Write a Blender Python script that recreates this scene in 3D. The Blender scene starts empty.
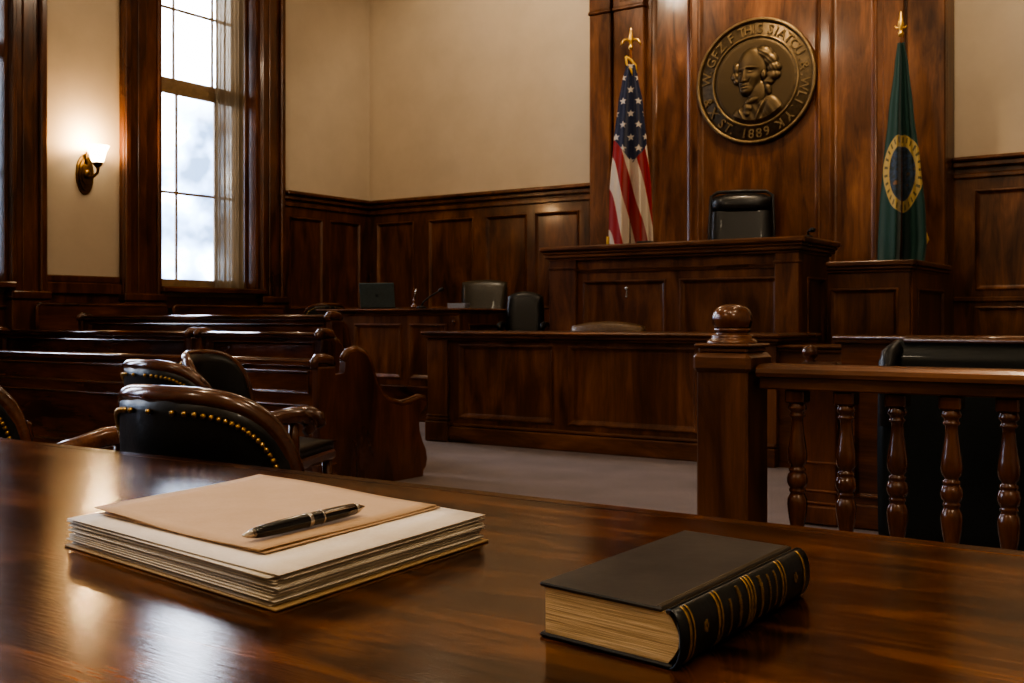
import bpy, bmesh, math, random
from mathutils import Vector, Matrix
random.seed(7)
PI = math.pi
COL = bpy.context.scene.collection
SC = bpy.context.scene

# ------------------------------------------------------------------ node helpers
def newmat(name):
    m = bpy.data.materials.new(name); m.use_nodes = True
    nt = m.node_tree; nt.nodes.clear()
    out = nt.nodes.new('ShaderNodeOutputMaterial')
    b = nt.nodes.new('ShaderNodeBsdfPrincipled')
    nt.links.new(b.outputs[0], out.inputs[0])
    return m, nt, b, out
def N(nt, t, **kw):
    n = nt.nodes.new(t)
    for k, v in kw.items():
        if k in n.inputs: n.inputs[k].default_value = v
        else: setattr(n, k, v)
    return n
def ramp(nt, fac, stops, interp='LINEAR'):
    r = nt.nodes.new('ShaderNodeValToRGB'); r.color_ramp.interpolation = interp
    e = r.color_ramp.elements
    while len(e) < len(stops): e.new(0.5)
    for i, (p, c) in enumerate(stops):
        e[i].position = p; e[i].color = (c[0], c[1], c[2], 1)
    nt.links.new(fac, r.inputs[0]); return r.outputs[0]
def math_n(nt, op, a, b=None, c=None):
    n = nt.nodes.new('ShaderNodeMath'); n.operation = op
    for i, v in enumerate((a, b, c)):
        if v is None: continue
        if isinstance(v, (int, float)): n.inputs[i].default_value = v
        else: nt.links.new(v, n.inputs[i])
    return n.outputs[0]
def mixc(nt, fac, a, b, mode='MIX'):
    n = nt.nodes.new('ShaderNodeMix'); n.data_type = 'RGBA'; n.blend_type = mode
    for idx, v in ((0, fac), (6, a), (7, b)):
        if isinstance(v, (int, float)): n.inputs[idx].default_value = v
        elif isinstance(v, tuple): n.inputs[idx].default_value = (v[0], v[1], v[2], 1)
        else: nt.links.new(v, n.inputs[idx])
    return n.outputs[2]

def wood(name, axis, dark, mid, light, rough=.3, coat=.25, scale=1.0, bump=.08, figure=.5, gs=.5, rng=(.28, .74)):
    m, nt, b, out = newmat(name)
    tc = N(nt, 'ShaderNodeTexCoord')
    oi = N(nt, 'ShaderNodeObjectInfo')
    add = N(nt, 'ShaderNodeVectorMath', operation='ADD')
    comb = N(nt, 'ShaderNodeCombineXYZ')
    off = math_n(nt, 'MULTIPLY', oi.outputs['Random'], 37.0)
    for i in range(3): nt.links.new(off, comb.inputs[i])
    nt.links.new(tc.outputs['Object'], add.inputs[0]); nt.links.new(comb.outputs[0], add.inputs[1])
    def mp(al, ac):
        q = N(nt, 'ShaderNodeMapping')
        s = [ac*scale]*3; s['XYZ'.index(axis)] = al*scale
        q.inputs['Scale'].default_value = s
        nt.links.new(add.outputs[0], q.inputs[0]); return q.outputs[0]
    n1 = N(nt, 'ShaderNodeTexNoise', Scale=1.0, Detail=6.0, Roughness=.6, Distortion=.9)
    nt.links.new(mp(1.3, 6.5), n1.inputs['Vector'])
    n2 = N(nt, 'ShaderNodeTexNoise', Scale=1.0, Detail=3.0, Roughness=.55, Distortion=.4)
    nt.links.new(mp(1.1, 2.0), n2.inputs['Vector'])
    n3 = N(nt, 'ShaderNodeTexNoise', Scale=1.0, Detail=3.0, Roughness=.65)
    nt.links.new(mp(5.0, 130.0), n3.inputs['Vector'])
    c1 = ramp(nt, n1.outputs['Fac'], [(rng[0], dark), (.5, mid), (rng[1], light)])
    g2 = ramp(nt, n2.outputs['Fac'], [(.3, (1-figure,)*3), (.7, (1.15,)*3)])
    c2 = mixc(nt, 1.0, c1, g2, 'MULTIPLY')
    g3 = ramp(nt, n3.outputs['Fac'], [(.35, (.62, .58, .55)), (.6, (1.05,)*3)])
    c3 = mixc(nt, gs, c2, g3, 'MULTIPLY')
    nt.links.new(c3, b.inputs['Base Color'])
    r = N(nt, 'ShaderNodeMapRange'); r.inputs['To Min'].default_value = rough*.8; r.inputs['To Max'].default_value = rough*1.3
    nt.links.new(n2.outputs['Fac'], r.inputs[0]); nt.links.new(r.outputs[0], b.inputs['Roughness'])
    b.inputs['Coat Weight'].default_value = coat; b.inputs['Coat Roughness'].default_value = .12
    bp = N(nt, 'ShaderNodeBump', Strength=bump, Distance=.004)
    nt.links.new(n3.outputs['Fac'], bp.inputs['Height']); nt.links.new(bp.outputs[0], b.inputs['Normal'])
    return m
def simple(name, col, rough=.5, metal=0.0, noise=0.0, nscale=20.0, bump=0.0, coat=0.0, spec=.5, emis=None):
    m, nt, b, out = newmat(name)
    tc = N(nt, 'ShaderNodeTexCoord')
    n1 = N(nt, 'ShaderNodeTexNoise', Scale=nscale, Detail=4.0, Roughness=.6)
    nt.links.new(tc.outputs['Object'], n1.inputs['Vector'])
    lo = tuple(c*(1-noise) for c in col); hi = tuple(min(1, c*(1+noise)) for c in col)
    nt.links.new(ramp(nt, n1.outputs['Fac'], [(.3, lo), (.7, hi)]), b.inputs['Base Color'])
    b.inputs['Roughness'].default_value = rough; b.inputs['Metallic'].default_value = metal
    b.inputs['Coat Weight'].default_value = coat; b.inputs['Specular IOR Level'].default_value = spec
    if bump:
        bp = N(nt, 'ShaderNodeBump', Strength=bump, Distance=.003)
        nt.links.new(n1.outputs['Fac'], bp.inputs['Height']); nt.links.new(bp.outputs[0], b.inputs['Normal'])
    if emis:
        b.inputs['Emission Color'].default_value = (*emis[0], 1); b.inputs['Emission Strength'].default_value = emis[1]
    return m

D, Mi, L = (.055, .0185, .0065), (.160, .064, .0255), (.27, .118, .050)
WZ = wood('mahogany_vertical', 'Z', D, Mi, L, .30, .25)
WX = wood('mahogany_horizontal', 'X', D, Mi, L, .28, .3)
WY = wood('mahogany_depth', 'Y', D, Mi, L, .28, .3)
D2, M2, L2 = (.044, .0135, .0052), (.130, .044, .0155), (.22, .082, .029)
PZ = wood('dark_mahogany_vertical', 'Z', D2, M2, L2, .28, .4)
PX = wood('dark_mahogany_horizontal', 'X', D2, M2, L2, .20, .6)
PY = wood('dark_mahogany_depth', 'Y', D2, M2, L2, .22, .5)
TW = wood('polished_table_wood', 'X', (.022, .0060, .0022), (.078, .0245, .0068), (.185, .066, .0185), .14, .10, 3.0, .05, .6, .7, (.36, .64))
TW.node_tree.nodes['Principled BSDF'].inputs['Specular IOR Level'].default_value = .34
TR = wood('turned_wood', 'Z', (.060, .020, .007), (.13, .046, .016), (.20, .08, .028), .2, .5)
LEATHER = simple('black_leather', (.009, .0095, .010), .36, 0, .3, 90, .25, .1)
LEATHER_G = simple('green_black_leather', (.004, .008, .0075), .36, 0, .3, 90, .2, .15)
LEATHER_O = simple('olive_leather', (.050, .042, .030), .33, 0, .3, 90, .2, .1)
LEATHER_T = simple('worn_brown_leather', (.13, .075, .035), .4, 0, .3, 60, .2)
BRASS = simple('brass_nail', (.42, .27, .10), .3, 1.0, .2)
GOLD = simple('gilded_metal', (.75, .50, .17), .28, 1.0, .15)
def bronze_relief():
    m, nt, b, out = newmat('shaded_rubbed_bronze')
    g = N(nt, 'ShaderNodeNewGeometry')  # relief shading put into the colour: darkened hollows, rubbed light edges
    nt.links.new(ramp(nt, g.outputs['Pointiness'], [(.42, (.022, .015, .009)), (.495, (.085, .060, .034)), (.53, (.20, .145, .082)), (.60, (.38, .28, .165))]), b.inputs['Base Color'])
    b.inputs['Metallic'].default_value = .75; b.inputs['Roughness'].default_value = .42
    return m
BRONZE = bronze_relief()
BRONZE_D = simple('dark_bronze_field', (.105, .076, .045), .5, .75, .3, 22, .1)
BRONZE_L = simple('rubbed_bronze', (.21, .152, .086), .45, .85, .25, 14, .05)
ABRASS = simple('antique_brass', (.17, .10, .035), .35, .95, .35, 30, .1)
PLASTIC = simple('black_plastic', (.012, .012, .013), .45)
LAPTOP = simple('dark_slate_laptop', (.075, .105, .115), .5, .1, .15, 60)
STEEL = simple('silver_steel', (.55, .52, .48), .25, 1.0)
CERAMIC = simple('blue_white_papers', (.30, .33, .42), .6)
PLASTER = simple('cream_plaster', (.50, .415, .315), .85, 0, .05, 2.2, .06)
CEILM = simple('ceiling_plaster', (.55, .48, .38), .9, 0, .04, 2)
CURT_T = None

def carpet_mat():
    m, nt, b, out = newmat('mauve_grey_carpet')
    tc = N(nt, 'ShaderNodeTexCoord')
    n1 = N(nt, 'ShaderNodeTexNoise', Scale=160.0, Detail=3.0); n2 = N(nt, 'ShaderNodeTexNoise', Scale=2.5, Detail=3.0)
    for n in (n1, n2): nt.links.new(tc.outputs['Object'], n.inputs['Vector'])
    c = ramp(nt, n1.outputs['Fac'], [(.3, (.15, .118, .112)), (.7, (.27, .225, .218))])
    c = mixc(nt, .6, c, ramp(nt, n2.outputs['Fac'], [(.3, (.75,)*3), (.7, (1.1,)*3)]), 'MULTIPLY')
    nt.links.new(c, b.inputs['Base Color']); b.inputs['Roughness'].default_value = .95
    bp = N(nt, 'ShaderNodeBump', Strength=.5, Distance=.004)
    nt.links.new(n1.outputs['Fac'], bp.inputs['Height']); nt.links.new(bp.outputs[0], b.inputs['Normal'])
    return m
CARPET = carpet_mat()

def glass_mat():
    m, nt, b, out = newmat('window_glass')
    nt.nodes.remove(b)
    t = N(nt, 'ShaderNodeBsdfTransparent'); g = N(nt, 'ShaderNodeBsdfGlossy', Roughness=.02)
    fr = N(nt, 'ShaderNodeFresnel', IOR=1.45)
    mx = N(nt, 'ShaderNodeMixShader')
    nt.links.new(fr.outputs[0], mx.inputs[0]); nt.links.new(t.outputs[0], mx.inputs[1]); nt.links.new(g.outputs[0], mx.inputs[2])
    nt.links.new(mx.outputs[0], out.inputs[0]); t.inputs[0].default_value = (.93, .96, 1, 1)
    return m
GLASS = glass_mat()
def curtain_mat():
    m, nt, b, out = newmat('sheer_beige_curtain'); nt.nodes.remove(b)
    d = N(nt, 'ShaderNodeBsdfDiffuse'); d.inputs[0].default_value = (.34, .25, .155, 1)
    tl = N(nt, 'ShaderNodeBsdfTranslucent'); tl.inputs[0].default_value = (.15, .10, .055, 1)
    t = N(nt, 'ShaderNodeBsdfTransparent'); t.inputs[0].default_value = (.95, .85, .7, 1)
    m1 = N(nt, 'ShaderNodeMixShader'); m1.inputs[0].default_value = .5
    m2 = N(nt, 'ShaderNodeMixShader')
    tc = N(nt, 'ShaderNodeTexCoord'); w = N(nt, 'ShaderNodeTexNoise', Scale=300.0)
    nt.links.new(tc.outputs['Object'], w.inputs['Vector'])
    r = N(nt, 'ShaderNodeMapRange'); r.inputs['To Min'].default_value = .02; r.inputs['To Max'].default_value = .10
    nt.links.new(w.outputs['Fac'], r.inputs[0]); nt.links.new(r.outputs[0], m2.inputs[0])
    nt.links.new(d.outputs[0], m1.inputs[1]); nt.links.new(tl.outputs[0], m1.inputs[2])
    nt.links.new(m1.outputs[0], m2.inputs[1]); nt.links.new(t.outputs[0], m2.inputs[2])
    nt.links.new(m2.outputs[0], out.inputs[0]); return m
CURTAIN = curtain_mat()
def shade_mat():
    m, nt, b, out = newmat('frosted_glass_shade')
    b.inputs['Base Color'].default_value = (.9, .82, .7, 1); b.inputs['Roughness'].default_value = .4
    b.inputs['Emission Color'].default_value = (1, .80, .52, 1); b.inputs['Emission Strength'].default_value = 9
    return m
SHADE = shade_mat()
def paper_mat(name, c, c2):
    m, nt, b, out = newmat(name)
    tc = N(nt, 'ShaderNodeTexCoord')
    n1 = N(nt, 'ShaderNodeTexNoise', Scale=9.0, Detail=5.0, Roughness=.7); nt.links.new(tc.outputs['Object'], n1.inputs['Vector'])
    n2 = N(nt, 'ShaderNodeTexNoise', Scale=260.0, Detail=2.0); nt.links.new(tc.outputs['Object'], n2.inputs['Vector'])
    k = mixc(nt, .3, ramp(nt, n1.outputs['Fac'], [(.35, c), (.72, c2)]), ramp(nt, n2.outputs['Fac'], [(.3, c2), (.7, c)]))
    nt.links.new(k, b.inputs['Base Color']); b.inputs['Roughness'].default_value = .75; b.inputs['Specular IOR Level'].default_value = .3
    return m
MANILA = paper_mat('manila_card', (.58, .42, .285), (.50, .345, .22))
MANILA_E = paper_mat('ochre_card', (.46, .33, .18), (.36, .25, .13))
PAPER_T = paper_mat('white_paper', (.80, .75, .69), (.68, .60, .51))
PAPERS = [paper_mat('cream_paper', (.66, .60, .50), (.52, .45, .35)), paper_mat('grey_paper', (.52, .48, .43), (.40, .36, .31)),
          paper_mat('ivory_paper', (.74, .69, .60), (.60, .54, .45))]

# ------------------------------------------------------------------ mesh builder
class MB:
    def __init__(s): s.v = []; s.f = []; s.sm = []; s.mi = []; s.uv = None
    def add(s, vs, fs, smooth=False, mi=0):
        o = len(s.v); s.v += [tuple(v) for v in vs]
        for f in fs: s.f.append(tuple(i+o for i in f)); s.sm.append(smooth); s.mi.append(mi)
        return s
    def box(s, x0, x1, y0, y1, z0, z1, b=0.0, mi=0):
        if x1 < x0: x0, x1 = x1, x0
        if y1 < y0: y0, y1 = y1, y0
        if z1 < z0: z0, z1 = z1, z0
        if b <= 0:
            vs = [(x, y, z) for x in (x0, x1) for y in (y0, y1) for z in (z0, z1)]
            return s.add(vs, [(0, 1, 3, 2), (4, 6, 7, 5), (0, 4, 5, 1), (2, 3, 7, 6), (0, 2, 6, 4), (1, 5, 7, 3)], mi=mi)
        b = min(b, (x1-x0)/2.01, (y1-y0)/2.01, (z1-z0)/2.01)
        lo = (x0, y0, z0); hi = (x1, y1, z1); vs = []; idx = {}
        for cx in (0, 1):
            for cy in (0, 1):
                for cz in (0, 1):
                    c = (cx, cy, cz)
                    for a in range(3):
                        p = []
                        for k in range(3):
                            e = hi[k] if c[k] else lo[k]
                            if k != a: e += -b if c[k] else b
                            p.append(e)
                        idx[(c, a)] = len(vs); vs.append(p)
        fs = []
        for a in range(3):
            o1, o2 = [k for k in range(3) if k != a]
            for sd in (0, 1):
                q = []
                for u, w in ((0, 0), (1, 0), (1, 1), (0, 1)):
                    c = [0]*3; c[a] = sd; c[o1] = u; c[o2] = w; q.append(idx[(tuple(c), a)])
                fs.append(tuple(q))
            for u in (0, 1):
                for w in (0, 1):
                    c0 = [0]*3; c1 = [0]*3; c0[a] = 0; c1[a] = 1
                    c0[o1] = c1[o1] = u; c0[o2] = c1[o2] = w
                    c0 = tuple(c0); c1 = tuple(c1)
                    fs.append((idx[(c0, o1)], idx[(c1, o1)], idx[(c1, o2)], idx[(c0, o2)]))
        for cx in (0, 1):
            for cy in (0, 1):
                for cz in (0, 1):
                    fs.append(tuple(idx[((cx, cy, cz), a)] for a in range(3)))
        return s.add(vs, fs, mi=mi)
    def lathe(s, prof, c=(0, 0, 0), seg=24, axis='Z', smooth=True, mi=0):
        vs = []; n = len(prof)
        for r, z in prof:
            for k in range(seg):
                a = 2*PI*k/seg; x, y = r*math.cos(a), r*math.sin(a)
                p = (x, y, z) if axis == 'Z' else ((z, x, y) if axis == 'X' else (x, z, y))
                vs.append((p[0]+c[0], p[1]+c[1], p[2]+c[2]))
        fs = []
        for i in range(n-1):
            for k in range(seg):
                k2 = (k+1) % seg; fs.append((i*seg+k, i*seg+k2, (i+1)*seg+k2, (i+1)*seg+k))
        fs.append(tuple(range(seg-1, -1, -1))); fs.append(tuple((n-1)*seg+k for k in range(seg)))
        return s.add(vs, fs, smooth, mi)
    def tube(s, pts, r, seg=10, smooth=True, flat=1.0, up=None, caps=True, closed=False, mi=0):
        pts = [Vector(p) for p in pts]; n = len(pts)
        rr = r if isinstance(r, (list, tuple)) else [r]*n
        vs = []; ref = Vector(up) if up else None; prevn = None
        for i in range(n):
            if closed: t = pts[(i+1) % n]-pts[i-1]
            else: t = pts[min(i+1, n-1)]-pts[max(i-1, 0)]
            t.normalize()
            if ref is not None: nn = ref-t*ref.dot(t)
            elif prevn is None:
                q = Vector((0, 0, 1)) if abs(t.z) < .9 else Vector((1, 0, 0)); nn = q-t*q.dot(t)
            else: nn = prevn-t*prevn.dot(t)
            if nn.length < 1e-6: nn = Vector((1, 0, 0)).cross(t)
            nn.normalize(); prevn = nn; bb = t.cross(nn)
            for k in range(seg):
                a = 2*PI*k/seg
                vs.append(pts[i]+nn*math.cos(a)*rr[i]+bb*math.sin(a)*rr[i]*flat)
        fs = []
        for i in range(n if closed else n-1):
            j = (i+1) % n
            for k in range(seg):
                k2 = (k+1) % seg; fs.append((i*seg+k, i*seg+k2, j*seg+k2, j*seg+k))
        if caps and not closed: fs.append(tuple(range(seg-1, -1, -1))); fs.append(tuple((n-1)*seg+k for k in range(seg)))
        return s.add(vs, fs, smooth, mi)
    def sphere(s, c, r, seg=20, rings=12, mi=0):
        rx, ry, rz = r if isinstance(r, tuple) else (r, r, r)
        prof = []
        vs = []; fs = []
        for i in range(1, rings):
            p = PI*i/rings
            for k in range(seg):
                a = 2*PI*k/seg
                vs.append((c[0]+rx*math.sin(p)*math.cos(a), c[1]+ry*math.sin(p)*math.sin(a), c[2]+rz*math.cos(p)))
        for i in range(rings-2):
            for k in range(seg):
                k2 = (k+1) % seg; fs.append((i*seg+k, (i+1)*seg+k, (i+1)*seg+k2, i*seg+k2))
        t = len(vs); vs.append((c[0], c[1], c[2]+rz)); vs.append((c[0], c[1], c[2]-rz)); l = (rings-2)*seg
        for k in range(seg):
            k2 = (k+1) % seg; fs.append((t, k, k2)); fs.append((t+1, l+k2, l+k))
        return s.add(vs, fs, True, mi)
    def grid(s, fn, nu, nv, smooth=True, thick=None, mi=0, uvfn=None):
        vs = []; base = len(s.v)
        for j in range(nv+1):
            for i in range(nu+1): vs.append(fn(i/nu, j/nv))
        w = nu+1
        fs = [(j*w+i, j*w+i+1, (j+1)*w+i+1, (j+1)*w+i) for j in range(nv) for i in range(nu)]
        if uvfn:
            if s.uv is None: s.uv = {}
            for j in range(nv+1):
                for i in range(nu+1): s.uv[base+j*w+i] = uvfn(i/nu, j/nv)
        return s.add(vs, fs, smooth, mi)
    def shell(s, front, back, nu, nv, smooth=True):
        """closed slab between two surfaces"""
        vs = [front(i/nu, j/nv) for j in range(nv+1) for i in range(nu+1)]
        vs += [back(i/nu, j/nv) for j in range(nv+1) for i in range(nu+1)]
        w = nu+1; o = w*(nv+1); fs = []
        for j in range(nv):
            for i in range(nu):
                a, b, c, d = j*w+i, j*w+i+1, (j+1)*w+i+1, (j+1)*w+i
                fs.append((a, b, c, d)); fs.append((o+d, o+c, o+b, o+a))
        for i in range(nu):
            fs.append((i+1, i, o+i, o+i+1)); k = nv*w+i; fs.append((k, k+1, o+k+1, o+k))
        for j in range(nv):
            a, b = j*w, (j+1)*w; fs.append((a, b, o+b, o+a)); a, b = j*w+nu, (j+1)*w+nu; fs.append((b, a, o+a, o+b))
        return s.add(vs, fs, smooth)
    def prism(s, poly, fn, t0, t1, smooth=False, mi=0):
        """extrude 2D polygon; fn(p,q,t)->xyz"""
        n = len(poly)
        vs = [fn(p, q, t0) for p, q in poly]+[fn(p, q, t1) for p, q in poly]
        fs = [tuple(range(n-1, -1, -1)), tuple(range(n, 2*n))]
        fs += [(i, (i+1) % n, n+(i+1) % n, n+i) for i in range(n)]
        return s.add(vs, fs, smooth, mi)
    def build(s, name, mat, parent=None, loc=None):
        me = bpy.data.meshes.new(name)
        if parent is not None: off = OFF.get(parent.name, Vector((0, 0, 0)))
        else: off = Vector(loc) if loc else Vector((0, 0, 0))
        me.from_pydata([(v[0]-off[0], v[1]-off[1], v[2]-off[2]) for v in s.v], [], s.f)
        for p, sm, mi in zip(me.polygons, s.sm, s.mi): p.use_smooth = sm; p.material_index = mi
        for m in (mat if isinstance(mat, (list, tuple)) else [mat]): me.materials.append(m)
        if s.uv:
            l = me.uv_layers.new(name='UVMap')
            for lp in me.loops: l.data[lp.index].uv = s.uv.get(lp.vertex_index, (0, 0))
        bm = bmesh.new(); bm.from_mesh(me); bmesh.ops.recalc_face_normals(bm, faces=bm.faces); bm.to_mesh(me); bm.free()
        o = bpy.data.objects.new(name, me); COL.objects.link(o)
        if parent is not None: o.parent = parent; OFF[o.name] = off
        else: o.location = off; OFF[o.name] = off
        return o
OFF = {}
def tag(o, label, cat, group=None, kind=None):
    o['label'] = label; o['category'] = cat
    if group: o['group'] = group
    if kind: o['kind'] = kind
    return o
def thing(name, label, cat, loc=(0, 0, 0), rotz=0.0, group=None, local=False):
    o = bpy.data.objects.new(name, None); COL.objects.link(o); o.empty_display_size = .1
    o.location = loc; o.rotation_euler = (0, 0, rotz)
    OFF[o.name] = Vector((0, 0, 0)) if local else Vector(loc)
    return tag(o, label, cat, group)
def struct(o): o['kind'] = 'structure'; return o
def dup(root, loc, rotz, label=None, group=None):
    r = root.copy(); COL.objects.link(r); r.location = loc; r.rotation_euler = (0, 0, rotz)
    if label: r['label'] = label
    if group: r['group'] = group
    for ch in list(root.children):
        c = ch.copy(); COL.objects.link(c); c.parent = r
        for g in list(ch.children):
            d = g.copy(); COL.objects.link(d); d.parent = c
    return r
def sub(o, label): o['label'] = label; return o

PROF = [(0, 0), (.004, .008), (.014, .010), (.022, .002), (.034, -.012), (.046, -.018)]
def panelled(fr, pn, O, U, Nn, W, Hh, opens, t=.025, prof=PROF, base=.02, pscale=1.0):
    """frame sheet with raised stiles; recessed moulded panels. local (u, z, h)."""
    O = Vector(O); U = Vector(U); Nn = Vector(Nn); Z = Vector((0, 0, 1))
    P = lambda u, z, h: O+U*u+Z*z+Nn*h
    us = sorted(set([0, W]+[o[0] for o in opens]+[o[2] for o in opens]))
    zs = sorted(set([0, Hh]+[o[1] for o in opens]+[o[3] for o in opens]))
    for i in range(len(us)-1):
        for j in range(len(zs)-1):
            cu, cz = (us[i]+us[i+1])/2, (zs[j]+zs[j+1])/2
            if any(o[0] < cu < o[2] and o[1] < cz < o[3] for o in opens): continue
            fr.add([P(us[i], zs[j], t), P(us[i+1], zs[j], t), P(us[i+1], zs[j+1], t), P(us[i], zs[j+1], t)], [(0, 1, 2, 3)])
    fr.add([P(0, 0, t), P(W, 0, t), P(W, Hh, t), P(0, Hh, t), P(0, 0, -base), P(W, 0, -base), P(W, Hh, -base), P(0, Hh, -base)],
           [(0, 1, 5, 4), (1, 2, 6, 5), (2, 3, 7, 6), (3, 0, 4, 7), (4, 5, 6, 7)])
    for (a, b, c, d) in opens:
        vs = []; fs = []
        for ins, h in prof:
            ins *= pscale
            vs += [P(a+ins, b+ins, t+h), P(c-ins, b+ins, t+h), P(c-ins, d-ins, t+h), P(a+ins, d-ins, t+h)]
        for k in range(len(prof)-1):
            for q in range(4): fs.append((k*4+q, k*4+(q+1) % 4, (k+1)*4+(q+1) % 4, (k+1)*4+q))
        k = (len(prof)-1)*4; fs.append((k, k+1, k+2, k+3))
        p = pn() if callable(pn) else pn
        p.add(vs, fs)
def panel_parts(root, O, U, Nn, W, Hh, opens, mat=None, name='front_panel', t=.025, **k):
    fr = MB(); lst = []
    def new(): m = MB(); lst.append(m); return m
    panelled(fr, new, O, U, Nn, W, Hh, opens, t, **k)
    f = fr.build(name, mat or WZ, root)
    for m in lst: m.build('inset_panel', mat or WZ, f)
    return f
def cap(mb, x0, x1, y0, y1, layers, b=.006):
    """stack of boxes: (z0, z1, overhang)"""
    for z0, z1, oh in layers: mb.box(x0-oh, x1+oh, y0-oh, y1+oh, z0, z1, b)

# ------------------------------------------------------------------ room shell
XL, YB, XR, YF, ZC = -9.94, 11.0, 3.2, -3.5, 6.3
struct(MB().box(XL-.5, XR+.3, YF-.3, YB+.3, -.12, 0).build('floor', CARPET))
struct(MB().box(XL-.5, XR+.3, YF-.3, YB+.3, ZC, ZC+.1).build('ceiling', CEILM))
struct(MB().box(XL-.5, XR+.3, YB, YB+.2, 0, ZC).build('wall_back', PLASTER))
struct(MB().box(XR, XR+.2, YF-.2, YB, 0, ZC).build('wall_right', PLASTER))
struct(MB().box(XL-.5, XR, YF-.2, YF, 0, ZC).build('wall_front', PLASTER))
WINS = [(7.56, 9.00), (4.40, 5.84), (1.00, 2.44), (-2.28, -.84)]  # last two windows are unseen, added for cool light on table and pews
Z0, Z1 = 1.37, 5.55
wl = MB(); ed = YF
for a, b in sorted(WINS):
    wl.box(XL-.45, XL, ed, a, 0, ZC); wl.box(XL-.45, XL, a, b, 0, Z0); wl.box(XL-.45, XL, a, b, Z1, ZC); ed = b
wl.box(XL-.45, XL, ed, YB, 0, ZC)
struct(wl.build('wall_left', PLASTER))

SASH = simple('painted_sash_wood', (.30, .20, .11), .4, 0, .2, 12, .05)
for wi, (a, b) in enumerate(WINS):
    root = bpy.data.objects.new('window_%d' % (wi+1), None); COL.objects.link(root); root.location = (XL, (a+b)/2, Z0)
    OFF[root.name] = Vector(root.location); struct(root)
    # casing
    c = MB()
    for lo, hi, s in ((a-.47, a, 1), (b, b+.36, -1)):
        c.box(XL, XL+.07, lo, hi, 0.28, Z1+.36, .008)
        o0, o1 = (lo, lo+.07) if s > 0 else (hi-.07, hi)
        c.box(XL+.07, XL+.12, o0, o1, .28, Z1+.36, .012)
        i0, i1 = (hi-.05, hi) if s > 0 else (lo, lo+.05)
        c.box(XL+.07, XL+.105, i0, i1, .28, Z1, .01)
        m0 = (lo+hi)/2; c.box(XL+.07, XL+.088, m0-.06, m0+.05, .28, Z1+.3, .008)
        c.box(XL, XL+.13, lo-.015, hi+.015, 0, 1.22, .01); c.box(XL, XL+.15, lo-.03, hi+.03, 1.22, 1.30, .012)
    c.box(XL, XL+.07, a, b, Z1, Z1+.36, .008); c.box(XL, XL+.14, a-.48, b+.42, Z1+.36, Z1+.44, .01)
    c.build('casing', PZ, root)
    r = MB()
    r.box(XL-.40, XL+.02, a, a+.03, Z0, Z1); r.box(XL-.40, XL+.02, b-.03, b, Z0, Z1); r.box(XL-.40, XL+.02, a+.03, b-.03, Z1-.03, Z1)
    for yy in (a+.03, b-.03):
        s = 1 if yy < (a+b)/2 else -1
        r.box(XL-.18, XL-.14, yy, yy+s*.035, Z0, Z1-.03, .006)
    r.build('jamb', WZ, root)
    st = MB(); st.box(XL-.34, XL+.16, a-.02, b+.02, Z0-.05, Z0+.015, .012)
    st.build('sill', PY, root)
    xs = XL-.30; zm = 3.66
    # upper sash slightly outside the lower
    for nm, x, z0, z1, mz, thick_lo, thick_hi in (('lower_sash', xs, Z0+.015, zm+.05, [2.47], .10, .12), ('upper_sash', xs-.05, zm-.0, Z1-.03, [4.58], .12, .08)):
        y0, y1 = a+.03, b-.03
        sh = MB(); sh.box(x-.02, x+.025, y0, y0+.06, z0, z1, .006); sh.box(x-.02, x+.025, y1-.06, y1, z0, z1, .006)
        sh.box(x-.02, x+.025, y0+.06, y1-.06, z0, z0+thick_lo, .006); sh.box(x-.02, x+.025, y0+.06, y1-.06, z1-thick_hi, z1, .006)
        w3 = (y1-y0)/3.1
        for k in (1.05, 2.3): sh.box(x-.012, x+.015, y0+k*w3-.012, y0+k*w3+.012, z0+thick_lo, z1-thick_hi)
        for z in mz: sh.box(x-.012, x+.0151, y0+.06, y1-.06, z-.014, z+.014)
        so = sh.build(nm, SASH, root)
        MB().box(x-.004, x+.001, y0+.055, y1-.055, z0+thick_lo-.005, z1-thick_hi+.005).build('pane', GLASS, so)
    # light portal
    pl = bpy.data.lights.new('window_portal', 'AREA'); pl.shape = 'RECTANGLE'; pl.size = b-a; pl.size_y = Z1-Z0
    pl.cycles.is_portal = True
    po = bpy.data.objects.new('window_portal', pl); COL.objects.link(po); po.location = (XL-.42, (a+b)/2, (Z0+Z1)/2)
    po.rotation_euler = (PI/2, 0, -PI/2)
# curtains
def curtain(y0, y1, x, z0, z1, label):
    nf = 7
    def fn(u, v):
        k = .6+.4*v
        y = y0+(y1-y0)*u+.012*math.sin(9*u+3*v)
        return (x+.035*k*math.sin(2*PI*nf*u)+.012*math.sin(2*PI*3.3*u+1.3), y, z1+(z0-z1)*v)
    m = MB().grid(fn, 110, 24)
    o = m.build('curtain', CURTAIN, None, (x, (y0+y1)/2, z0))
    tag(o, label, 'curtain'); return o
curtain(8.47, 8.93, XL-.14, Z0+.02, Z1-.05, 'sheer beige curtain hanging at right side of the tall window')
curtain(5.31, 5.77, XL-.14, Z0+.02, Z1-.05, 'sheer beige curtain at the window left of the wall sconce')

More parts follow.
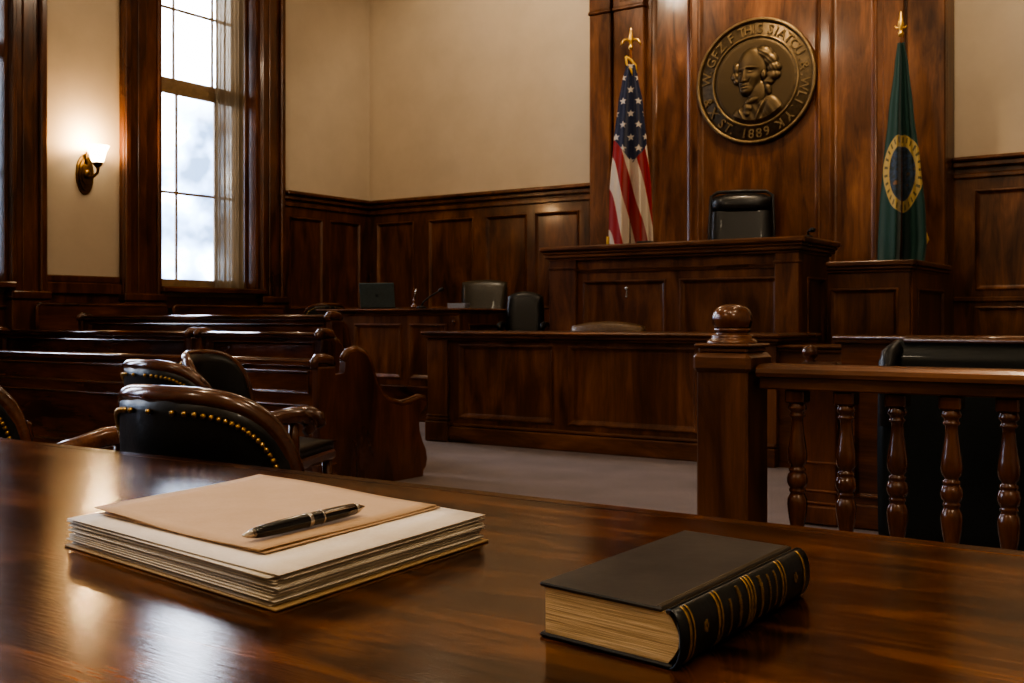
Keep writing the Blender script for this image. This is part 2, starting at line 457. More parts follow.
# low wainscot on the left wall + tall wainscot at its far end
t1 = MB(); pnl = MB()
for a, b in ((YF, 3.82), (3.82, 6.21), (6.21, 7.08), (7.08, 9.40)):
    panelled(t1, pnl, (XL, a, .0), (0, 1, 0), (1, 0, 0), b-a, 1.28, [(.12, .25, b-a-.12, 1.16)], .03)
t1.box(XL, XL+.07, 6.21, 7.08, 1.28, 1.40, .012); t1.box(XL, XL+.045, 6.21, 7.08, 1.40, 1.47, .01)
t1.box(XL, XL+.05, YF, 9.40, 0, .18, .008)
o = t1.build('trim_1', PZ); struct(o); pnl.build('inset_panel', PZ, o)
t2 = MB(); pnl = MB()
panelled(t2, pnl, (XL, 9.40, 0), (0, 1, 0), (1, 0, 0), 1.60, 2.5, [(.10, 1.15, .68, 2.30), (.80, 1.15, 1.38, 2.30), (.10, .3, .68, 1.0), (.80, .3, 1.38, 1.0)], .03)
t2.box(XL, XL+.06, 9.40, YB, 2.42, 2.48, .01); t2.box(XL, XL+.08, 9.40, YB, 2.50, 2.56, .012); t2.box(XL, XL+.12, 9.40, YB, 2.56, 2.61, .014)
o = t2.build('trim_2', PZ); struct(o); pnl.build('inset_panel', PZ, o)
# back wall wainscot, left part
XP0, XP1 = -6.30, -2.454
t3 = MB(); pnl = MB(); x0 = XL+.03
ops = []
for u, v in ((-9.79, -9.15), (-8.90, -8.175), (-7.99, -7.37), (-7.255, -6.63)):
    ops += [(u-x0, 1.15, v-x0, 2.31), (u-x0, .45, v-x0, 1.0)]
panelled(t3, pnl, (x0, YB, 0), (1, 0, 0), (0, -1, 0), XP0-x0, 2.5, ops, .03)
t3.box(x0, XP0, YB-.06, YB, 2.42, 2.48, .01); t3.box(x0, XP0, YB-.08, YB, 2.50, 2.56, .012); t3.box(x0, XP0, YB-.12, YB, 2.56, 2.61, .014)
o = t3.build('trim_3', WZ); struct(o); pnl.build('inset_panel', WZ, o)
# back wall wainscot, right part
t4 = MB(); pnl = MB(); x0 = XP1
ops = []
for k in range(4):
    a = .19+k*1.35; ops += [(a, 1.30, a+1.15, 2.25), (a, .45, a+1.15, 1.15)]
panelled(t4, pnl, (x0, YB, 0), (1, 0, 0), (0, -1, 0), XR-x0, 2.5, ops, .03)
t4.box(x0, XR, YB-.06, YB, 2.36, 2.41, .01); t4.box(x0, XR, YB-.09, YB, 2.46, 2.52, .012); t4.box(x0, XR, YB-.13, YB, 2.52, 2.56, .014)
t4.box(x0, XR, YB-.055, YB, 1.19, 1.24, .01)
o = t4.build('trim_4', WZ); struct(o); pnl.build('inset_panel', WZ, o)
# tall panelling behind the bench
t5 = MB(); pnl = MB(); yp = 10.75
W = XP1-XP0; zt = 5.9
X_ = lambda x: x-XP0
ops = [(X_(-5.55), 1.05, X_(-5.06), 4.85), (X_(-5.00), 1.05, X_(-3.66), 5.75), (X_(-3.57), 1.05, X_(-3.10), 4.85)]
panelled(t5, pnl, (XP0, yp, 0), (1, 0, 0), (0, -1, 0), W, zt, ops, .04, base=.24, pscale=1.4)
for a, b in ((-6.297, -6.03), (-5.985, -5.61), (-3.03, -2.83), (-2.80, -2.456)):
    t5.box(a, b, yp-.11, yp-.03, 0, 4.46, .01)
    t5.box(a-.012, b+.012, yp-.13, yp-.03, 4.46, 4.50, .01); t5.box(a, b, yp-.115, yp-.03, 4.50, 4.72, .006)
    t5.box(a-.02, b+.02, yp-.14, yp-.03, 4.72, 4.79, .01); t5.box(a-.035, b+.035, yp-.16, yp-.03, 4.79, 4.86, .01)
    if b-a > .3: t5.box(a+.07, b-.07, yp-.122, yp-.10, 4.55, 4.67, .008)
t5.box(XP0-.04, XP1+.04, yp-.2, yp, zt-.14, zt, .02); t5.box(XP0-.08, XP1+.08, yp-.26, yp+.2, zt, zt+.14, .02)
o = t5.build('trim_5', WZ); struct(o); pnl.build('inset_panel', WZ, o)
# platforms
PLAT = .34
struct(MB().box(XL+.14, -2.36, 8.62, 10.6, 0.002, PLAT, .01).box(XL+.14, -6.35, 8.45, 8.64, .002, PLAT*.5, .01).build('platform', PX))
struct(MB().box(-6.2, -3.2, 9.72, 10.62, PLAT+.001, .95, .006).box(-3.06, -2.46, 9.42, 10.62, PLAT+.001, .95, .006).build('platform', CARPET))
struct(MB().box(XL+.12, -5.46, 5.50, 6.24, .002, .13, .01).box(XL+.12, -6.06, 6.25, 6.78, .002, .26, .01).build('platform', CARPET))

# ------------------------------------------------------------------ judge's bench
R = thing('judge_bench', 'long raised mahogany judge bench with two front panels below the bronze seal', 'bench', (-4.4, 8.95, PLAT))
jx0, jx1, jy0, jy1, jz = -5.67, -3.235, 8.92, 9.66, 1.72
panel_parts(R, (jx0+.28, jy0, PLAT), (1, 0, 0), (0, -1, 0), jx1-jx0-.47, jz-PLAT-.12, [(.06, .12, .93, 1.05), (1.06, .12, 1.98, 1.05)], WZ)
panel_parts(R, (jx1, jy0+.02, PLAT), (0, 1, 0), (1, 0, 0), jy1-jy0-.02, jz-PLAT-.12, [(.16, .12, .62, 1.05)], WZ, 'side_panel', t=.01)
MB().box(jx0, jx0+.02, jy0+.02, jy1, PLAT, jz-.12).build('side_panel', WZ, R)
MB().box(jx0+.02, jx1-.02, jy1-.03, jy1, PLAT, jz-.12).build('rear_panel', WZ, R)
for a, b in ((jx0-.02, jx0+.28), (jx1-.19, jx1+.02)):
    m = MB().box(a, b, jy0-.065, jy0+.02, PLAT, jz-.13, .008)
    m.box(a-.015, b+.015, jy0-.085, jy0+.02, PLAT, PLAT+.16, .01); m.box(a-.008, b+.008, jy0-.075, jy0+.02, 1.50, 1.525, .006)
    m.build('pilaster', WZ, R)
m = MB().box(jx0+.0, jx1, jy0-.05, jy0, 1.485, 1.50, .004).box(jx0+.0, jx1, jy0-.042, jy0, 1.465, 1.486, .004)
m.build('frieze_moulding', WX, R)
m = MB(); cap(m, jx0-.01, jx1+.01, jy0-.05, jy1, [(jz-.135, jz-.11, .02), (jz-.11, jz-.075, .045), (jz-.075, jz-.05, .06)]); m.build('cornice', WX, R)
m = MB(); cap(m, jx0-.01, jx1+.01, jy0-.05, jy1, [(jz-.05, jz, .085)], .014); m.build('bench_top', WX, R)
#([(.0, 0), (.016, .001), (.018, .004), (.010, .012), (.0, .014)], (0, 0, 0), 14, 'Y').v
k = MB(); k.lathe([(.019, 0), (.019, -.006), (.012, -.010), (.004, -.012)], (-4.87, jy0-.008, 1.315), 14, 'Y'); k.box(-4.876, -4.864, jy0-.016, jy0-.006, 1.235, 1.30, .003); k.sphere((-4.87, jy0-.014, 1.235), .013, 10, 6)
k.build('keyhole_plate', STEEL, R)
# small things on the bench
m = MB().box(-4.93, -4.72, 9.12, 9.25, jz+.001, jz+.025, .008).box(-4.90, -4.75, 9.14, 9.23, jz+.025, jz+.045, .01)
tag(m.build('desk_telephone', PLASTIC, None, (-4.83, 9.18, jz)), 'small flat black device lying on the judge bench beside the chair', 'device')
R2 = thing('desk_microphone', 'small black microphone at the right end of the judge bench top', 'microphone', (-3.20, 9.05, jz))
MB().lathe([(.04, .001), (.04, .012), (.015, .02), (.008, .03)], (-3.20, 9.05, jz), 16).build('base', PLASTIC, R2)
MB().tube([(-3.20, 9.05, jz+.025), (-3.20, 9.04, jz+.05), (-3.17, 9.03, jz+.06)], .008, 8).build('stem', PLASTIC, R2)
MB().sphere((-3.155, 9.025, jz+.062), (.03, .022, .022), 12, 8).build('microphone_head', PLASTIC, R2)

# ------------------------------------------------------------------ witness stand (right)
R = thing('witness_stand', 'boxed mahogany witness stand with one front panel below the green flag', 'stand', (-2.75, 9.35, PLAT))
wx0, wx1, wy0, wy1, wz = -3.12, -2.43, 9.33, 10.58, 1.52
panel_parts(R, (wx0, wy0, PLAT), (1, 0, 0), (0, -1, 0), wx1-wx0, wz-PLAT-.07, [(.0+.02, .12, .60, .95)], WZ)
panel_parts(R, (wx1, wy0+.02, PLAT), (0, 1, 0), (1, 0, 0), wy1-wy0-.02, wz-PLAT-.07, [(.16, .12, 1.05, .95)], WZ, 'side_panel', t=.015)
m = MB()
for z0, z1, oh in ((wz-.10, wz-.075, .02), (wz-.075, wz-.045, .035), (wz-.045, wz, .05)):
    m.box(wx0+.0, wx1+oh, wy0-.03-oh, wy0+.06, z0, z1, .008); m.box(wx1-.06, wx1+oh, wy0+.06, wy1, z0, z1, .008)
m.build('top_rail', WX, R)

# ------------------------------------------------------------------ clerk bench
R = thing('clerk_bench', 'low mahogany clerk bench with two long panels in front of the judge bench', 'bench', (-4.3, 7.25, 0))
cx0, cx1, cy, cz = -5.84, -2.78, 7.25, .925
panel_parts(R, (cx0+.2, cy, .16), (1, 0, 0), (0, -1, 0), cx1-cx0-.2, cz-.16-.07, [(.10, .04, 1.04, .66), (1.17, .04, 2.27, .66), (2.40, .04, cx1-cx0-.33, .66)], WZ)
panel_parts(R, (cx0, cy+.7, .16), (0, -1, 0), (-1, 0, 0), .68, cz-.16-.07, [(.1, .04, .56, .66)], WZ, 'side_panel', t=.01)
MB().box(cx1-.03, cx1, cy+.02, cy+.7, .0, cz-.07).build('side_panel', WZ, R)
m = MB().box(cx0-.01, cx0+.2, cy-.06, cy+.03, .16, cz-.07, .008).box(cx0-.025, cx0+.215, cy-.078, cy+.03, 0.0, .17, .01).box(cx0-.02, cx0+.21, cy-.07, cy+.03, .17, .20, .008).box(cx0-.018, cx0+.208, cy-.068, cy+.03, .21, .225, .006)
m.build('pilaster', WZ, R)
m = MB().box(cx0+.2, cx1, cy-.05, cy+.02, 0, .13, .008).box(cx0+.2, cx1, cy-.04, cy+.02, .13, .16, .01)
m.build('plinth', WX, R)
m = MB(); cap(m, cx0, cx1, cy-.05, cy+.7, [(cz-.075, cz-.055, .012), (cz-.055, cz-.03, .035)]); m.build('cornice', WX, R)
m = MB(); cap(m, cx0, cx1, cy-.05, cy+.7, [(cz-.03, cz, .055)], .012); m.build('bench_top', WX, R)
# lower wing at the right end
m = MB(); panelled(m, m, (cx1+.001, cy+.05, 0), (1, 0, 0), (0, -1, 0), 1.1, .80, [(.1, .2, 1.0, .72)], .02)
m.box(cx1+.001, cx1+1.1, cy, cy+.5, .80, .825, .006).box(cx1+.001, cx1+1.12, cy-.03, cy+.52, .825, .85, .01)
m.build('low_wing', WX, R)

# ------------------------------------------------------------------ side desk on the left
R = thing('side_desk', 'panelled mahogany side desk holding the laptop at left by the wainscot', 'desk', (-7.7, 8.8, PLAT))
sx0, sx1, sy0, sy1, sz = -8.66, -6.72, 8.80, 9.66, 1.14
panel_parts(R, (sx0, sy0, PLAT), (1, 0, 0), (0, -1, 0), sx1-sx0-.12, sz-PLAT-.06, [(.06, .06, .40, .64), (.50, .06, 1.17, .64), (1.28, .06, 1.78, .64)], WZ)
panel_parts(R, (sx1, sy0+.02, PLAT), (0, 1, 0), (1, 0, 0), sy1-sy0-.02, sz-PLAT-.06, [(.1, .06, .74, .64)], WZ, 'side_panel', t=.01)
MB().box(sx0, sx0+.03, sy0+.02, sy1, PLAT, sz-.06).build('side_panel', WZ, R)
m = MB().box(sx1-.12, sx1+.015, sy0-.045, sy0+.02, PLAT, sz-.07, .008); m.lathe([(.022, 0), (.018, -.012), (.006, -.016)], (sx1-.05, sy0-.045, sz-.14), 14, 'Y'); m.build('pilaster', WZ, R)
m = MB(); cap(m, sx0, sx1, sy0-.03, sy1, [(sz-.07, sz-.045, .01), (sz-.045, sz-.03, .025)]); m.build('cornice', WX, R)
m = MB(); cap(m, sx0, sx1, sy0-.03, sy1, [(sz-.03, sz, .045)], .012); m.build('desk_top', WX, R)
# laptop (its lid towards us)
R = thing('laptop', 'open dark laptop seen from behind on the side desk', 'laptop', (-8.12, 9.12, sz+.001), .42, local=True)
MB().box(-.2, .2, 0.0, .28, 0, .018, .004).build('keyboard_base', PLASTIC, R)
m = MB(); ca, sa = math.cos(.22), math.sin(.22)
q = MB().box(-.2, .2, -.008, .008, .0, .28, .005)
m.add([(v[0]+.05*0, v[1]*ca-v[2]*sa, .016+v[2]*ca+v[1]*sa) for v in q.v], q.f)
lid = m.build('screen_lid', LAPTOP, R)
q = MB().lathe([(.018, -.0085), (.016, -.0095)], (0, 0, .14), 14, 'Y')
MB().add([(v[0], v[1]*ca-v[2]*sa, .016+v[2]*ca+v[1]*sa) for v in q.v], q.f).build('lid_badge', simple('badge_grey', (.06, .08, .09), .3, .6), lid)
# gooseneck microphone
R = thing('gooseneck_microphone', 'gooseneck microphone leaning right on the side desk', 'microphone', (-7.44, 9.05, sz+.001), .5, local=True)
MB().lathe([(.055, 0), (.055, .02), (.03, .03), (.018, .035)], (0, 0, 0), 18).build('base', PLASTIC, R)
MB().tube([(0, 0, .03), (.02, 0, .07), (.08, 0, .12), (.15, 0, .165), (.19, 0, .19)], .009, 8).build('neck', PLASTIC, R)
MB().tube([(.185, 0, .187), (.20, 0, .195), (.225, 0, .21), (.24, 0, .218)], [.012, .02, .02, .01], 10).build('microphone_head', PLASTIC, R)
R = thing('desk_lamp_stick', 'short brass pen stand with upright pen on the side desk', 'pen stand', (-7.58, 9.10, sz+.001), 0, local=True)
MB().lathe([(.04, 0), (.04, .03), (.025, .04), (.014, .06), (.018, .075), (.018, .10), (.01, .11)], (0, 0, 0), 16).build('holder', PX, R)
MB().tube([(0, 0, .10), (.012, 0, .16), (.03, 0, .22)], [.008, .009, .005], 8).build('pen', STEEL, R)
R.name = 'pen_stand'
R = thing('document_stack', 'small pile of pale blue papers beside the leather chair on the side desk', 'papers', (-7.07, 9.22, sz+.001), .3, local=True)
m = MB()
for k in range(5): m.box(-.10+.006*math.sin(k*3), .10+.006*math.sin(k*5), -.07, .07, k*.012, k*.012+.010)
m.build('paper', CERAMIC, R)

# ------------------------------------------------------------------ swivel chairs
def cushion(mb, x0, x1, z0, z1, y, th, bulge=.03, lean=0.0, flare=0.0, n=16, crown=.0):
    """upright padded slab with rounded corners, front towards -Y"""
    def edge(u, v):
        # superellipse square mapping
        a, b = 2*u-1, 2*v-1
        return a, b
    cxm, hx, hz = (x0+x1)/2, (x1-x0)/2, (z1-z0)/2
    def pt(u, v, sgn):
        a, b = 2*u-1, 2*v-1
        k = 1-.045*(a*a)*(b*b)*2
        x = cxm+hx*a*k*(1+flare*b); z = z0+hz+hz*b*k+crown*(1-a*a)*(.5+.5*b)
        e = max(0, 1-abs(a)**5)*max(0, 1-abs(b)**5)
        yy = y+sgn*(th*.22+(th*.28+bulge)*e**.5)
        return (x, yy+lean*(v), z)
    mb.shell(lambda u, v: pt(u, v, -1), lambda u, v: pt(u, v, 1), n, n)
def swivel(name, label, cat, loc, rotz, w, zb0, zb1, mat, head=False, seat_z=.47, lean=.10, arms=True, crown=0.0, flare=0.0, wood_top=False):
    R = thing(name, label, cat, loc, rotz, local=True)   # faces -Y
    m = MB(); cushion(m, -w/2, w/2, zb0, zb1, .20, .10, .02, lean, flare, crown=crown); bk = m.build('backrest', mat, R)
    if head:
        m = MB(); zt = zb1-.01; yh = .20+lean*.93
        m.tube([(-w/2+.02, yh-.03, zt-.115), (-w/4, yh-.035, zt-.11), (0, yh-.035, zt-.108), (w/4, yh-.035, zt-.11), (w/2-.02, yh-.03, zt-.115)], [.075, .10, .105, .10, .075], 16, True, .75, (0, 0, 1))
        m.build('headrest', mat, R)
        f = MB()
        f.tube([(-w/2+.0, .20+lean*.1, zb0), (-w/2-.01, .21+lean*.6, zb0+(zb1-zb0)*.6), (-w/2+.005, .21+lean, zb1-.03), (-w/2+.07, .21+lean, zb1+.012), (0, .21+lean, zb1+.02), (w/2-.07, .21+lean, zb1+.012), (w/2-.005, .21+lean, zb1-.03), (w/2+.01, .21+lean*.6, zb0+(zb1-zb0)*.6), (w/2, .20+lean*.1, zb0)], .018, 8)
        f.build('backrest_frame', PLASTIC, R)
    if wood_top:
        f = MB(); f.tube([(-w/2+.01, .2+lean, zb1-.03), (-w/2+.04, .2+lean, zb1+.005), (0, .2+lean, zb1+.02), (w/2-.04, .2+lean, zb1+.005), (w/2-.01, .2+lean, zb1-.03)], .02, 10); f.build('top_rail', PX, R)
    m = MB(); m.shell(lambda u, v: (w*.48*(2*u-1), -.30+.5*v, seat_z-.06), lambda u, v: (w*.48*(2*u-1), -.30+.5*v, seat_z+.03*(1-(2*u-1)**4)*(1-(2*v-1)**4)), 10, 10); m.build('seat', mat, R)
    if arms:
        for s in (-1, 1):
            m = MB(); m.tube([(s*w*.52, .20, seat_z+.2), (s*w*.55, .0, seat_z+.22), (s*w*.55, -.2, seat_z+.21), (s*w*.53, -.26, seat_z+.17)], [.022, .028, .03, .02], 10)
            m.tube([(s*w*.54, -.12, seat_z+.20), (s*w*.48, -.08, seat_z-.03)], .018, 8); m.build('armrest', PX if wood_top else PLASTIC, R)
    MB().lathe([(.03, .10), (.03, seat_z-.055)], (0, -.05, 0), 14).build('column', STEEL, R)
    for k in range(5):
        a = 2*PI*k/5+.3; c, s = math.cos(a), math.sin(a)
        m = MB(); m.tube([(0, -.05, .12), (.15*c, -.05+.15*s, .10), (.28*c, -.05+.28*s, .075)], [.03, .024, .018], 8); lg = m.build('leg', PLASTIC, R)
        MB().lathe([(.028, -.012), (.03, 0), (.028, .012)], (.28*c, -.05+.28*s, .03), 12, 'X').build('caster', PLASTIC, lg)
    return R
swivel('judge_chair', 'high-backed black leather judge chair with padded headrest behind the raised bench', 'chair', (-4.27, 10.14, .951), .36, .62, .42, 1.36, LEATHER, True, .45, .12)
swivel('office_chair', 'olive dark leather chair with wide slanted back behind the side desk', 'chair', (-7.43, 10.10, PLAT+.001), .45, .52, .50, 1.15, LEATHER_O, False, .45, .08, flare=.12)
swivel('office_chair', 'round-backed black chair standing at the right end of the side desk', 'chair', (-6.28, 9.28, PLAT+.001), .5, .40, .42, .95, LEATHER, False, .42, .06, crown=.03)
swivel('office_chair', 'brown worn leather chair whose top shows over the low clerk bench', 'chair', (-4.86, 8.29, .002), 0, .80, .45, .985, LEATHER_T, False,   .43, .05, wood_top=False, crown=.02)

# ------------------------------------------------------------------ captain chairs (face +Y)
def captain(name, label, loc, rotz, az=0.0):
    R = thing(name, label, 'chair', loc, rotz, None, local=True)
    S, rad, zb, zh = .35, .34, .46, .40; EX = 3.8
    yc = .03
    def wrap(s, z, off=0.0):
        a = s/rad; rr = rad+off
        lean = -.10*(z-zb)
        return (rr*math.sin(a)*.93, yc-rr*math.cos(a)*.9+lean, z)
    def ztop(s): return zb+zh*max(0.0, 1-abs(s/S)**EX)**(1/EX)
    m = MB()
    def fr(u, v, off):
        s = (2*u-1)*S*.985; return wrap(s, zb-.02+(ztop(s)-zb+.02)*v, off)
    m.shell(lambda u, v: fr(u, v, .012+.012*math.sin(PI*v)), lambda u, v: fr(u, v, -.03-.02*math.sin(PI*v)), 28, 10)
    bk = m.build('back_panel', LEATHER, R)
    # bent rim
    pts = []; nn = 44
    for i in range(nn+1):
        t = PI*i/nn; c, s_ = math.cos(t), math.sin(t)
        s = S*math.copysign(abs(c)**(2/EX), c); z = zb+zh*abs(s_)**(2/EX)
        if i in (0, nn): z = zb-.08
        pts.append(wrap(s, z, -.005))
    m = MB().tube(pts, [.0175]*len(pts), 12, True, 1.25); m.build('bent_rim', PX, R)
    # nail heads
    nail = None
    for i in range(1, 54):
        t = PI*i/54; c, s_ = math.cos(t), math.sin(t)
        s = (S-.034)*math.copysign(abs(c)**(2/EX), c); z = zb+(zh-.036)*abs(s_)**(2/EX)
        p = wrap(s, z, .021)
        if nail is None: nail = MB().sphere((0, 0, 0), .0068, 8, 6).build('nailhead', BRASS, bk); q = nail
        else: q = nail.copy(); COL.objects.link(q)
        q.parent = bk; q.location = p
    for s in (-1, 1):
        m = MB(); m.tube([(s*.29, -.13, .625+az), (s*.315, -.04, .645+az), (s*.32, .06, .665+az), (s*.315, .15, .668+az), (s*.31, .195, .65+az), (s*.31, .205, .615+az), (s*.31, .185, .60+az)], [.022, .026, .03, .03, .027, .022, .016], 12, True, 1.15); ar = m.build('armrest', PX, R)
        MB().tube([(s*.31, .13, .655+az), (s*.30, .14, .55+az*.6), (s*.275, .15, .42)], [.018, .022, .02], 10).build('arm_support', PX, ar)
    m = MB(); m.shell(lambda u, v: (.27*(2*u-1), -.24+.52*v, .40), lambda u, v: (.27*(2*u-1), -.24+.52*v, .44+.03*(1-(2*u-1)**4)*(1-(2*v-1)**4)), 12, 12); m.build('seat', LEATHER, R)
    MB().box(-.28, .28, -.25, .29, .35, .40, .012).build('seat_frame', PX, R)
    for sx in (-1, 1):
        for y, dy in ((-.21, -.05), (.25, .02)):
            MB().tube([(sx*.25, y, .36), (sx*.255, y+dy*.4, .2), (sx*.265, y+dy, .0)], [.026, .022, .016], 10).build('leg', PX, R)
    m = MB(); 
    for sx in (-1, 1): m.tube([(sx*.256, -.23, .18), (sx*.256, .26, .18)], .012, 8)
    m.tube([(-.256, .02, .18), (.256, .02, .18)], .012, 8); m.build('stretcher', PX, R)
    return R
CA = captain('captain_chair', 'black leather captain chair with nailheads and bent wood rim close behind the table', (-1.945, 1.79, 0.002), 0, -.10)
CH = captain('captain_chair', 'wooden-rimmed leather chair cut by the left photo edge, its curved armrest showing', (-3.185, 1.925, .002), 0)
dup(CH, (-3.25, 2.74, .002), -.15, 'black leather chair directly behind the nailhead captain chair, wood top rail glinting')
dup(CA, (-3.84, 3.47, .002), -1.15, 'black leather chair turned sideways to the right, between nailhead chair and pews')
dup(CH, (-9.22, 9.30, PLAT+.001), 1.2, 'dim wooden armchair left of the laptop behind the side desk end')

# ------------------------------------------------------------------ pews
RAIL = wood('worn_rail_mahogany', 'X', D2, M2, L2, .2, .9, 1.0, .01)
def pew(label, xr, y, z0, length, h, deep=.95, group=None, ball=False, name='pew', curl=True, plain=False):
    R = thing(name, label, 'pew', (xr-length/2, y, z0), 0, group)
    x0, x1 = xr-length, xr
    f = MB(); pnl = MB()
    ps = []
    panelled(f, pnl, (x0+.03, y, z0+.05), (1, 0, 0), (0, -1, 0), length-.06, h-.09, [(.06, h-.26, length-.12, h-.12), (.06, .10, length-.12, h-.32)] if not plain else [(.06, .1, length-.12, h-.2)], .012, base=.02, pscale=.5)
    bo = f.build('back_panel', PX, R); pnl.build('inset_panel', PX, bo)
    m = MB().box(x0, x1, y-.045, y+.06, z0+h-.045, z0+h-.012, .008)
    m.tube([(x0, y-.0, z0+h-.014), (x1, y-.0, z0+h-.014)], .054, 16, True, .30, (0, 1, 0)); m.build('top_rail', RAIL, R)
    m = MB().box(x0+.03, x1-.03, y-.03, y+.01, z0, z0+.12, .008); m.build('base_board', PX, R)
    MB().box(x0+.03, x1-.03, y+.08, y+deep*.68, z0+.40, z0+.435, .012).build('seat', PX, R)
    k = (1.0 if h < .795 else .88) if not ball else .9
    prof = [(.08, 0), (.08, .69*k), (.19, .70*k), (.20, .765*k), (.235, .81*k), (.30, .828*k), (.38, .80*k), (.42, .755*k), (.445, .69*k), (.48, .61*k), (.53, .545*k), (.61, .495*k), (.72, .47*k), (.80, .475*k), (.90, .50*k), (.955, .49*k), (.965, .46*k),
            (.94, .435*k), (.895, .41*k), (.885, .35*k), (.89, .30*k), (.92, .23*k), (.955, .17*k), (.968, .11*k), (.955, .06*k), (.93, .035*k), (.925, 0)]
    prof = [(p*deep/.95, q) for p, q in prof]
    for s, xe in ((-1, x0), (1, x1)):
        a, b = (xe, xe+.05) if s < 0 else (xe-.05, xe)
        m = MB().prism(prof, lambda p, q, t: (t, y+p, z0+q), a, b)
        e = m.build('end_panel', PZ, R)
        rim = [(xe-s*.025, y+p, z0+q+.006) for p, q in prof[3:18]]
        MB().tube(rim, [.026]*len(rim), 10, True, 1.25, (1, 0, 0)).build('armrest_cap', PY, e)
        # post with rounded cap at the back corner
        if ball and s > 0: continue
        hp = h-.09 if ball else h; sh = -.12 if ball else 0.0; xe += sh
        m = MB().box(xe-.045, xe+.02-sh, y-.045, y+.10, z0, z0+hp-.045, .010).box(xe-.055, xe+.03-sh, y-.055, y+.11, z0, z0+.10, .012)
        for zz in (.10, .16, .30): m.box(xe-.05, xe+.024-sh, y-.05, y+.105, z0+zz, z0+zz+.018, .006)
        po = m.build('end_post', PZ, R)
        m = MB()
        if ball:
            m.lathe([(.03, -.04), (.034, -.03), (.02, -.015), (.036, .0), (.042, .02), (.036, .04), (.02, .055), (.004, .06)], (xe-.012, y+.0, z0+hp-.02), 18)
        else:
            m.tube([(xe-.012, y-.05, z0+h-.05), (xe-.012, y-.052, z0+h-.02), (xe-.012, y-.03, z0+h-.002), (xe-.012, y+.03, z0+h-.002), (xe-.012, y+.08, z0+h-.012), (xe-.012, y+.10, z0+h-.04)], [.022, .026, .028, .028, .026, .02], 12, True, 1.2, (1, 0, 0))
        m.build('post_cap', PX, po)
    return R
pew('dark pew nearest the leather chairs with scrolled end panel facing the aisle', -4.53, 4.60, .002, 4.3, .79)
pew('long pew behind the nearest pew, its right end ending at the aisle', -5.49, 5.60, .132, 1.30, .80, .42)
pew('left-hand pew behind the nearest pew, pale window glare on its top rail', -6.90, 5.60, .132, 2.75, .80, .42)
pew('highest farther pew with rounded end, below the tall window', -6.10, 6.32, .262, 3.30, .80, .38)
pew('dark wooden pew beside the railing, left of the leather settee', -.25, 5.35, .002, 1.50, .945, .7, ball=True, plain=True)
# wall benches
def wallbench(label, ya, yb, zt, rounded):
    R = thing('wall_bench', label, 'bench', (XL+.24, (ya+yb)/2, .002), 0)
    x0 = XL+.16
    r = .10 if rounded else .03
    def sil(n=8):
        p = [(ya, .45), (ya, zt-r)]
        for i in range(1, n): a = PI-PI/2*i/n; p.append((ya+r+r*math.cos(a), zt-r+r*math.sin(a)))
        p += [(ya+r, zt), (yb-r, zt)]
        for i in range(1, n): a = PI/2-PI/2*i/n; p.append((yb-r+r*math.cos(a), zt-r+r*math.sin(a)))
        p += [(yb, zt-r), (yb, .45)]
        return p
    s = sil()
    MB().prism(s, lambda p, q, t: (t, p, q), x0, x0+.035).build('backrest', PY, R)
    MB().tube([(x0+.02, p, q) for p, q in s], .022, 10).build('top_rail', PY, R)
    MB().box(x0, x0+.19, ya, yb, .42, .46, .01).build('seat', PY, R)
    MB().box(x0+.01, x0+.15, ya+.03, yb-.03, .002, .42).build('bench_base', PY, R)
wallbench('long wooden wall bench running under the tall window', 7.65, 9.25, 1.17, False)
wallbench('dark wooden bench against the wall below the sconce', 6.05, 7.55, 1.17, False)
wallbench('rounded-back wooden bench at far left under the cut-off window', 3.9, 5.15, 1.14, True)

# ------------------------------------------------------------------ leather settee right
R = thing('leather_settee', 'wide black leather settee with wooden top rail behind the railing', 'settee', (-.5, 4.45, .002), 0)
ax0, ax1, ay, at = -1.28, .55, 4.45, .95
def sfr(u, v, off):
    x = ax0+(ax1-ax0)*u; c = .09
    dx = min(x-ax0, ax1-x); zt = at-.015-(c-math.sqrt(max(0, c*c-(c-dx)**2)) if dx < c else 0)*.9
    return (x, ay+off, .12+(zt-.12)*v)
m = MB().shell(lambda u, v: sfr(u, v, -.02*math.sin(PI*min(1, v*1.02))-.01), lambda u, v: sfr(u, v, .13), 60, 10)
bk = m.build('backrest', LEATHER_G, R)
m = MB().tube([(ax0+.10, ay+.03, at-.012), (ax1-.10, ay+.03, at-.012)], .05, 12, True, .3, (0, 1, 0)); m.build('top_rail', WX, R)
m = MB().tube([(ax0+.045, ay-.05, .60), (ax0+.045, ay-.045, .82), (ax0+.05, ay-.03, .88), (ax0+.075, ay+.02, .912), (ax0+.09, ay+.10, .915)], [.03, .036, .036, .034, .025], 12); m.build('rolled_edge', LEATHER, bk)
nl = MB().sphere((0, 0, 0), .005, 8, 6).build('nailhead', BRASS, bk)
for i in range(58):
    q = nl if i == 0 else nl.copy()
    if i: COL.objects.link(q)
    q.parent = bk; q.location = (ax0+.12+i*.028+.5, -.02, at-.045-.002)
MB().box(ax0, ax1, ay+.13, ay+.70, .12, .45, .03).build('seat', LEATHER_G, R)
for s, xx in ((-1, ax0+.075), (1, ax1-.075)):
    MB().tube([(xx-s*.0, ay+.1, .66), (xx, ay+.66, .64)], .07, 14).box(xx-.06, xx+.06, ay+.1, ay+.68, .12, .66, .02).build('armrest', LEATHER_G, R)
for xx in (ax0+.06, ax1-.06):
    for yy in (ay+.03, ay+.63): MB().lathe([(.03, 0), (.04, .06), (.035, .12)], (xx, yy, .0), 12).build('leg', PX, R)

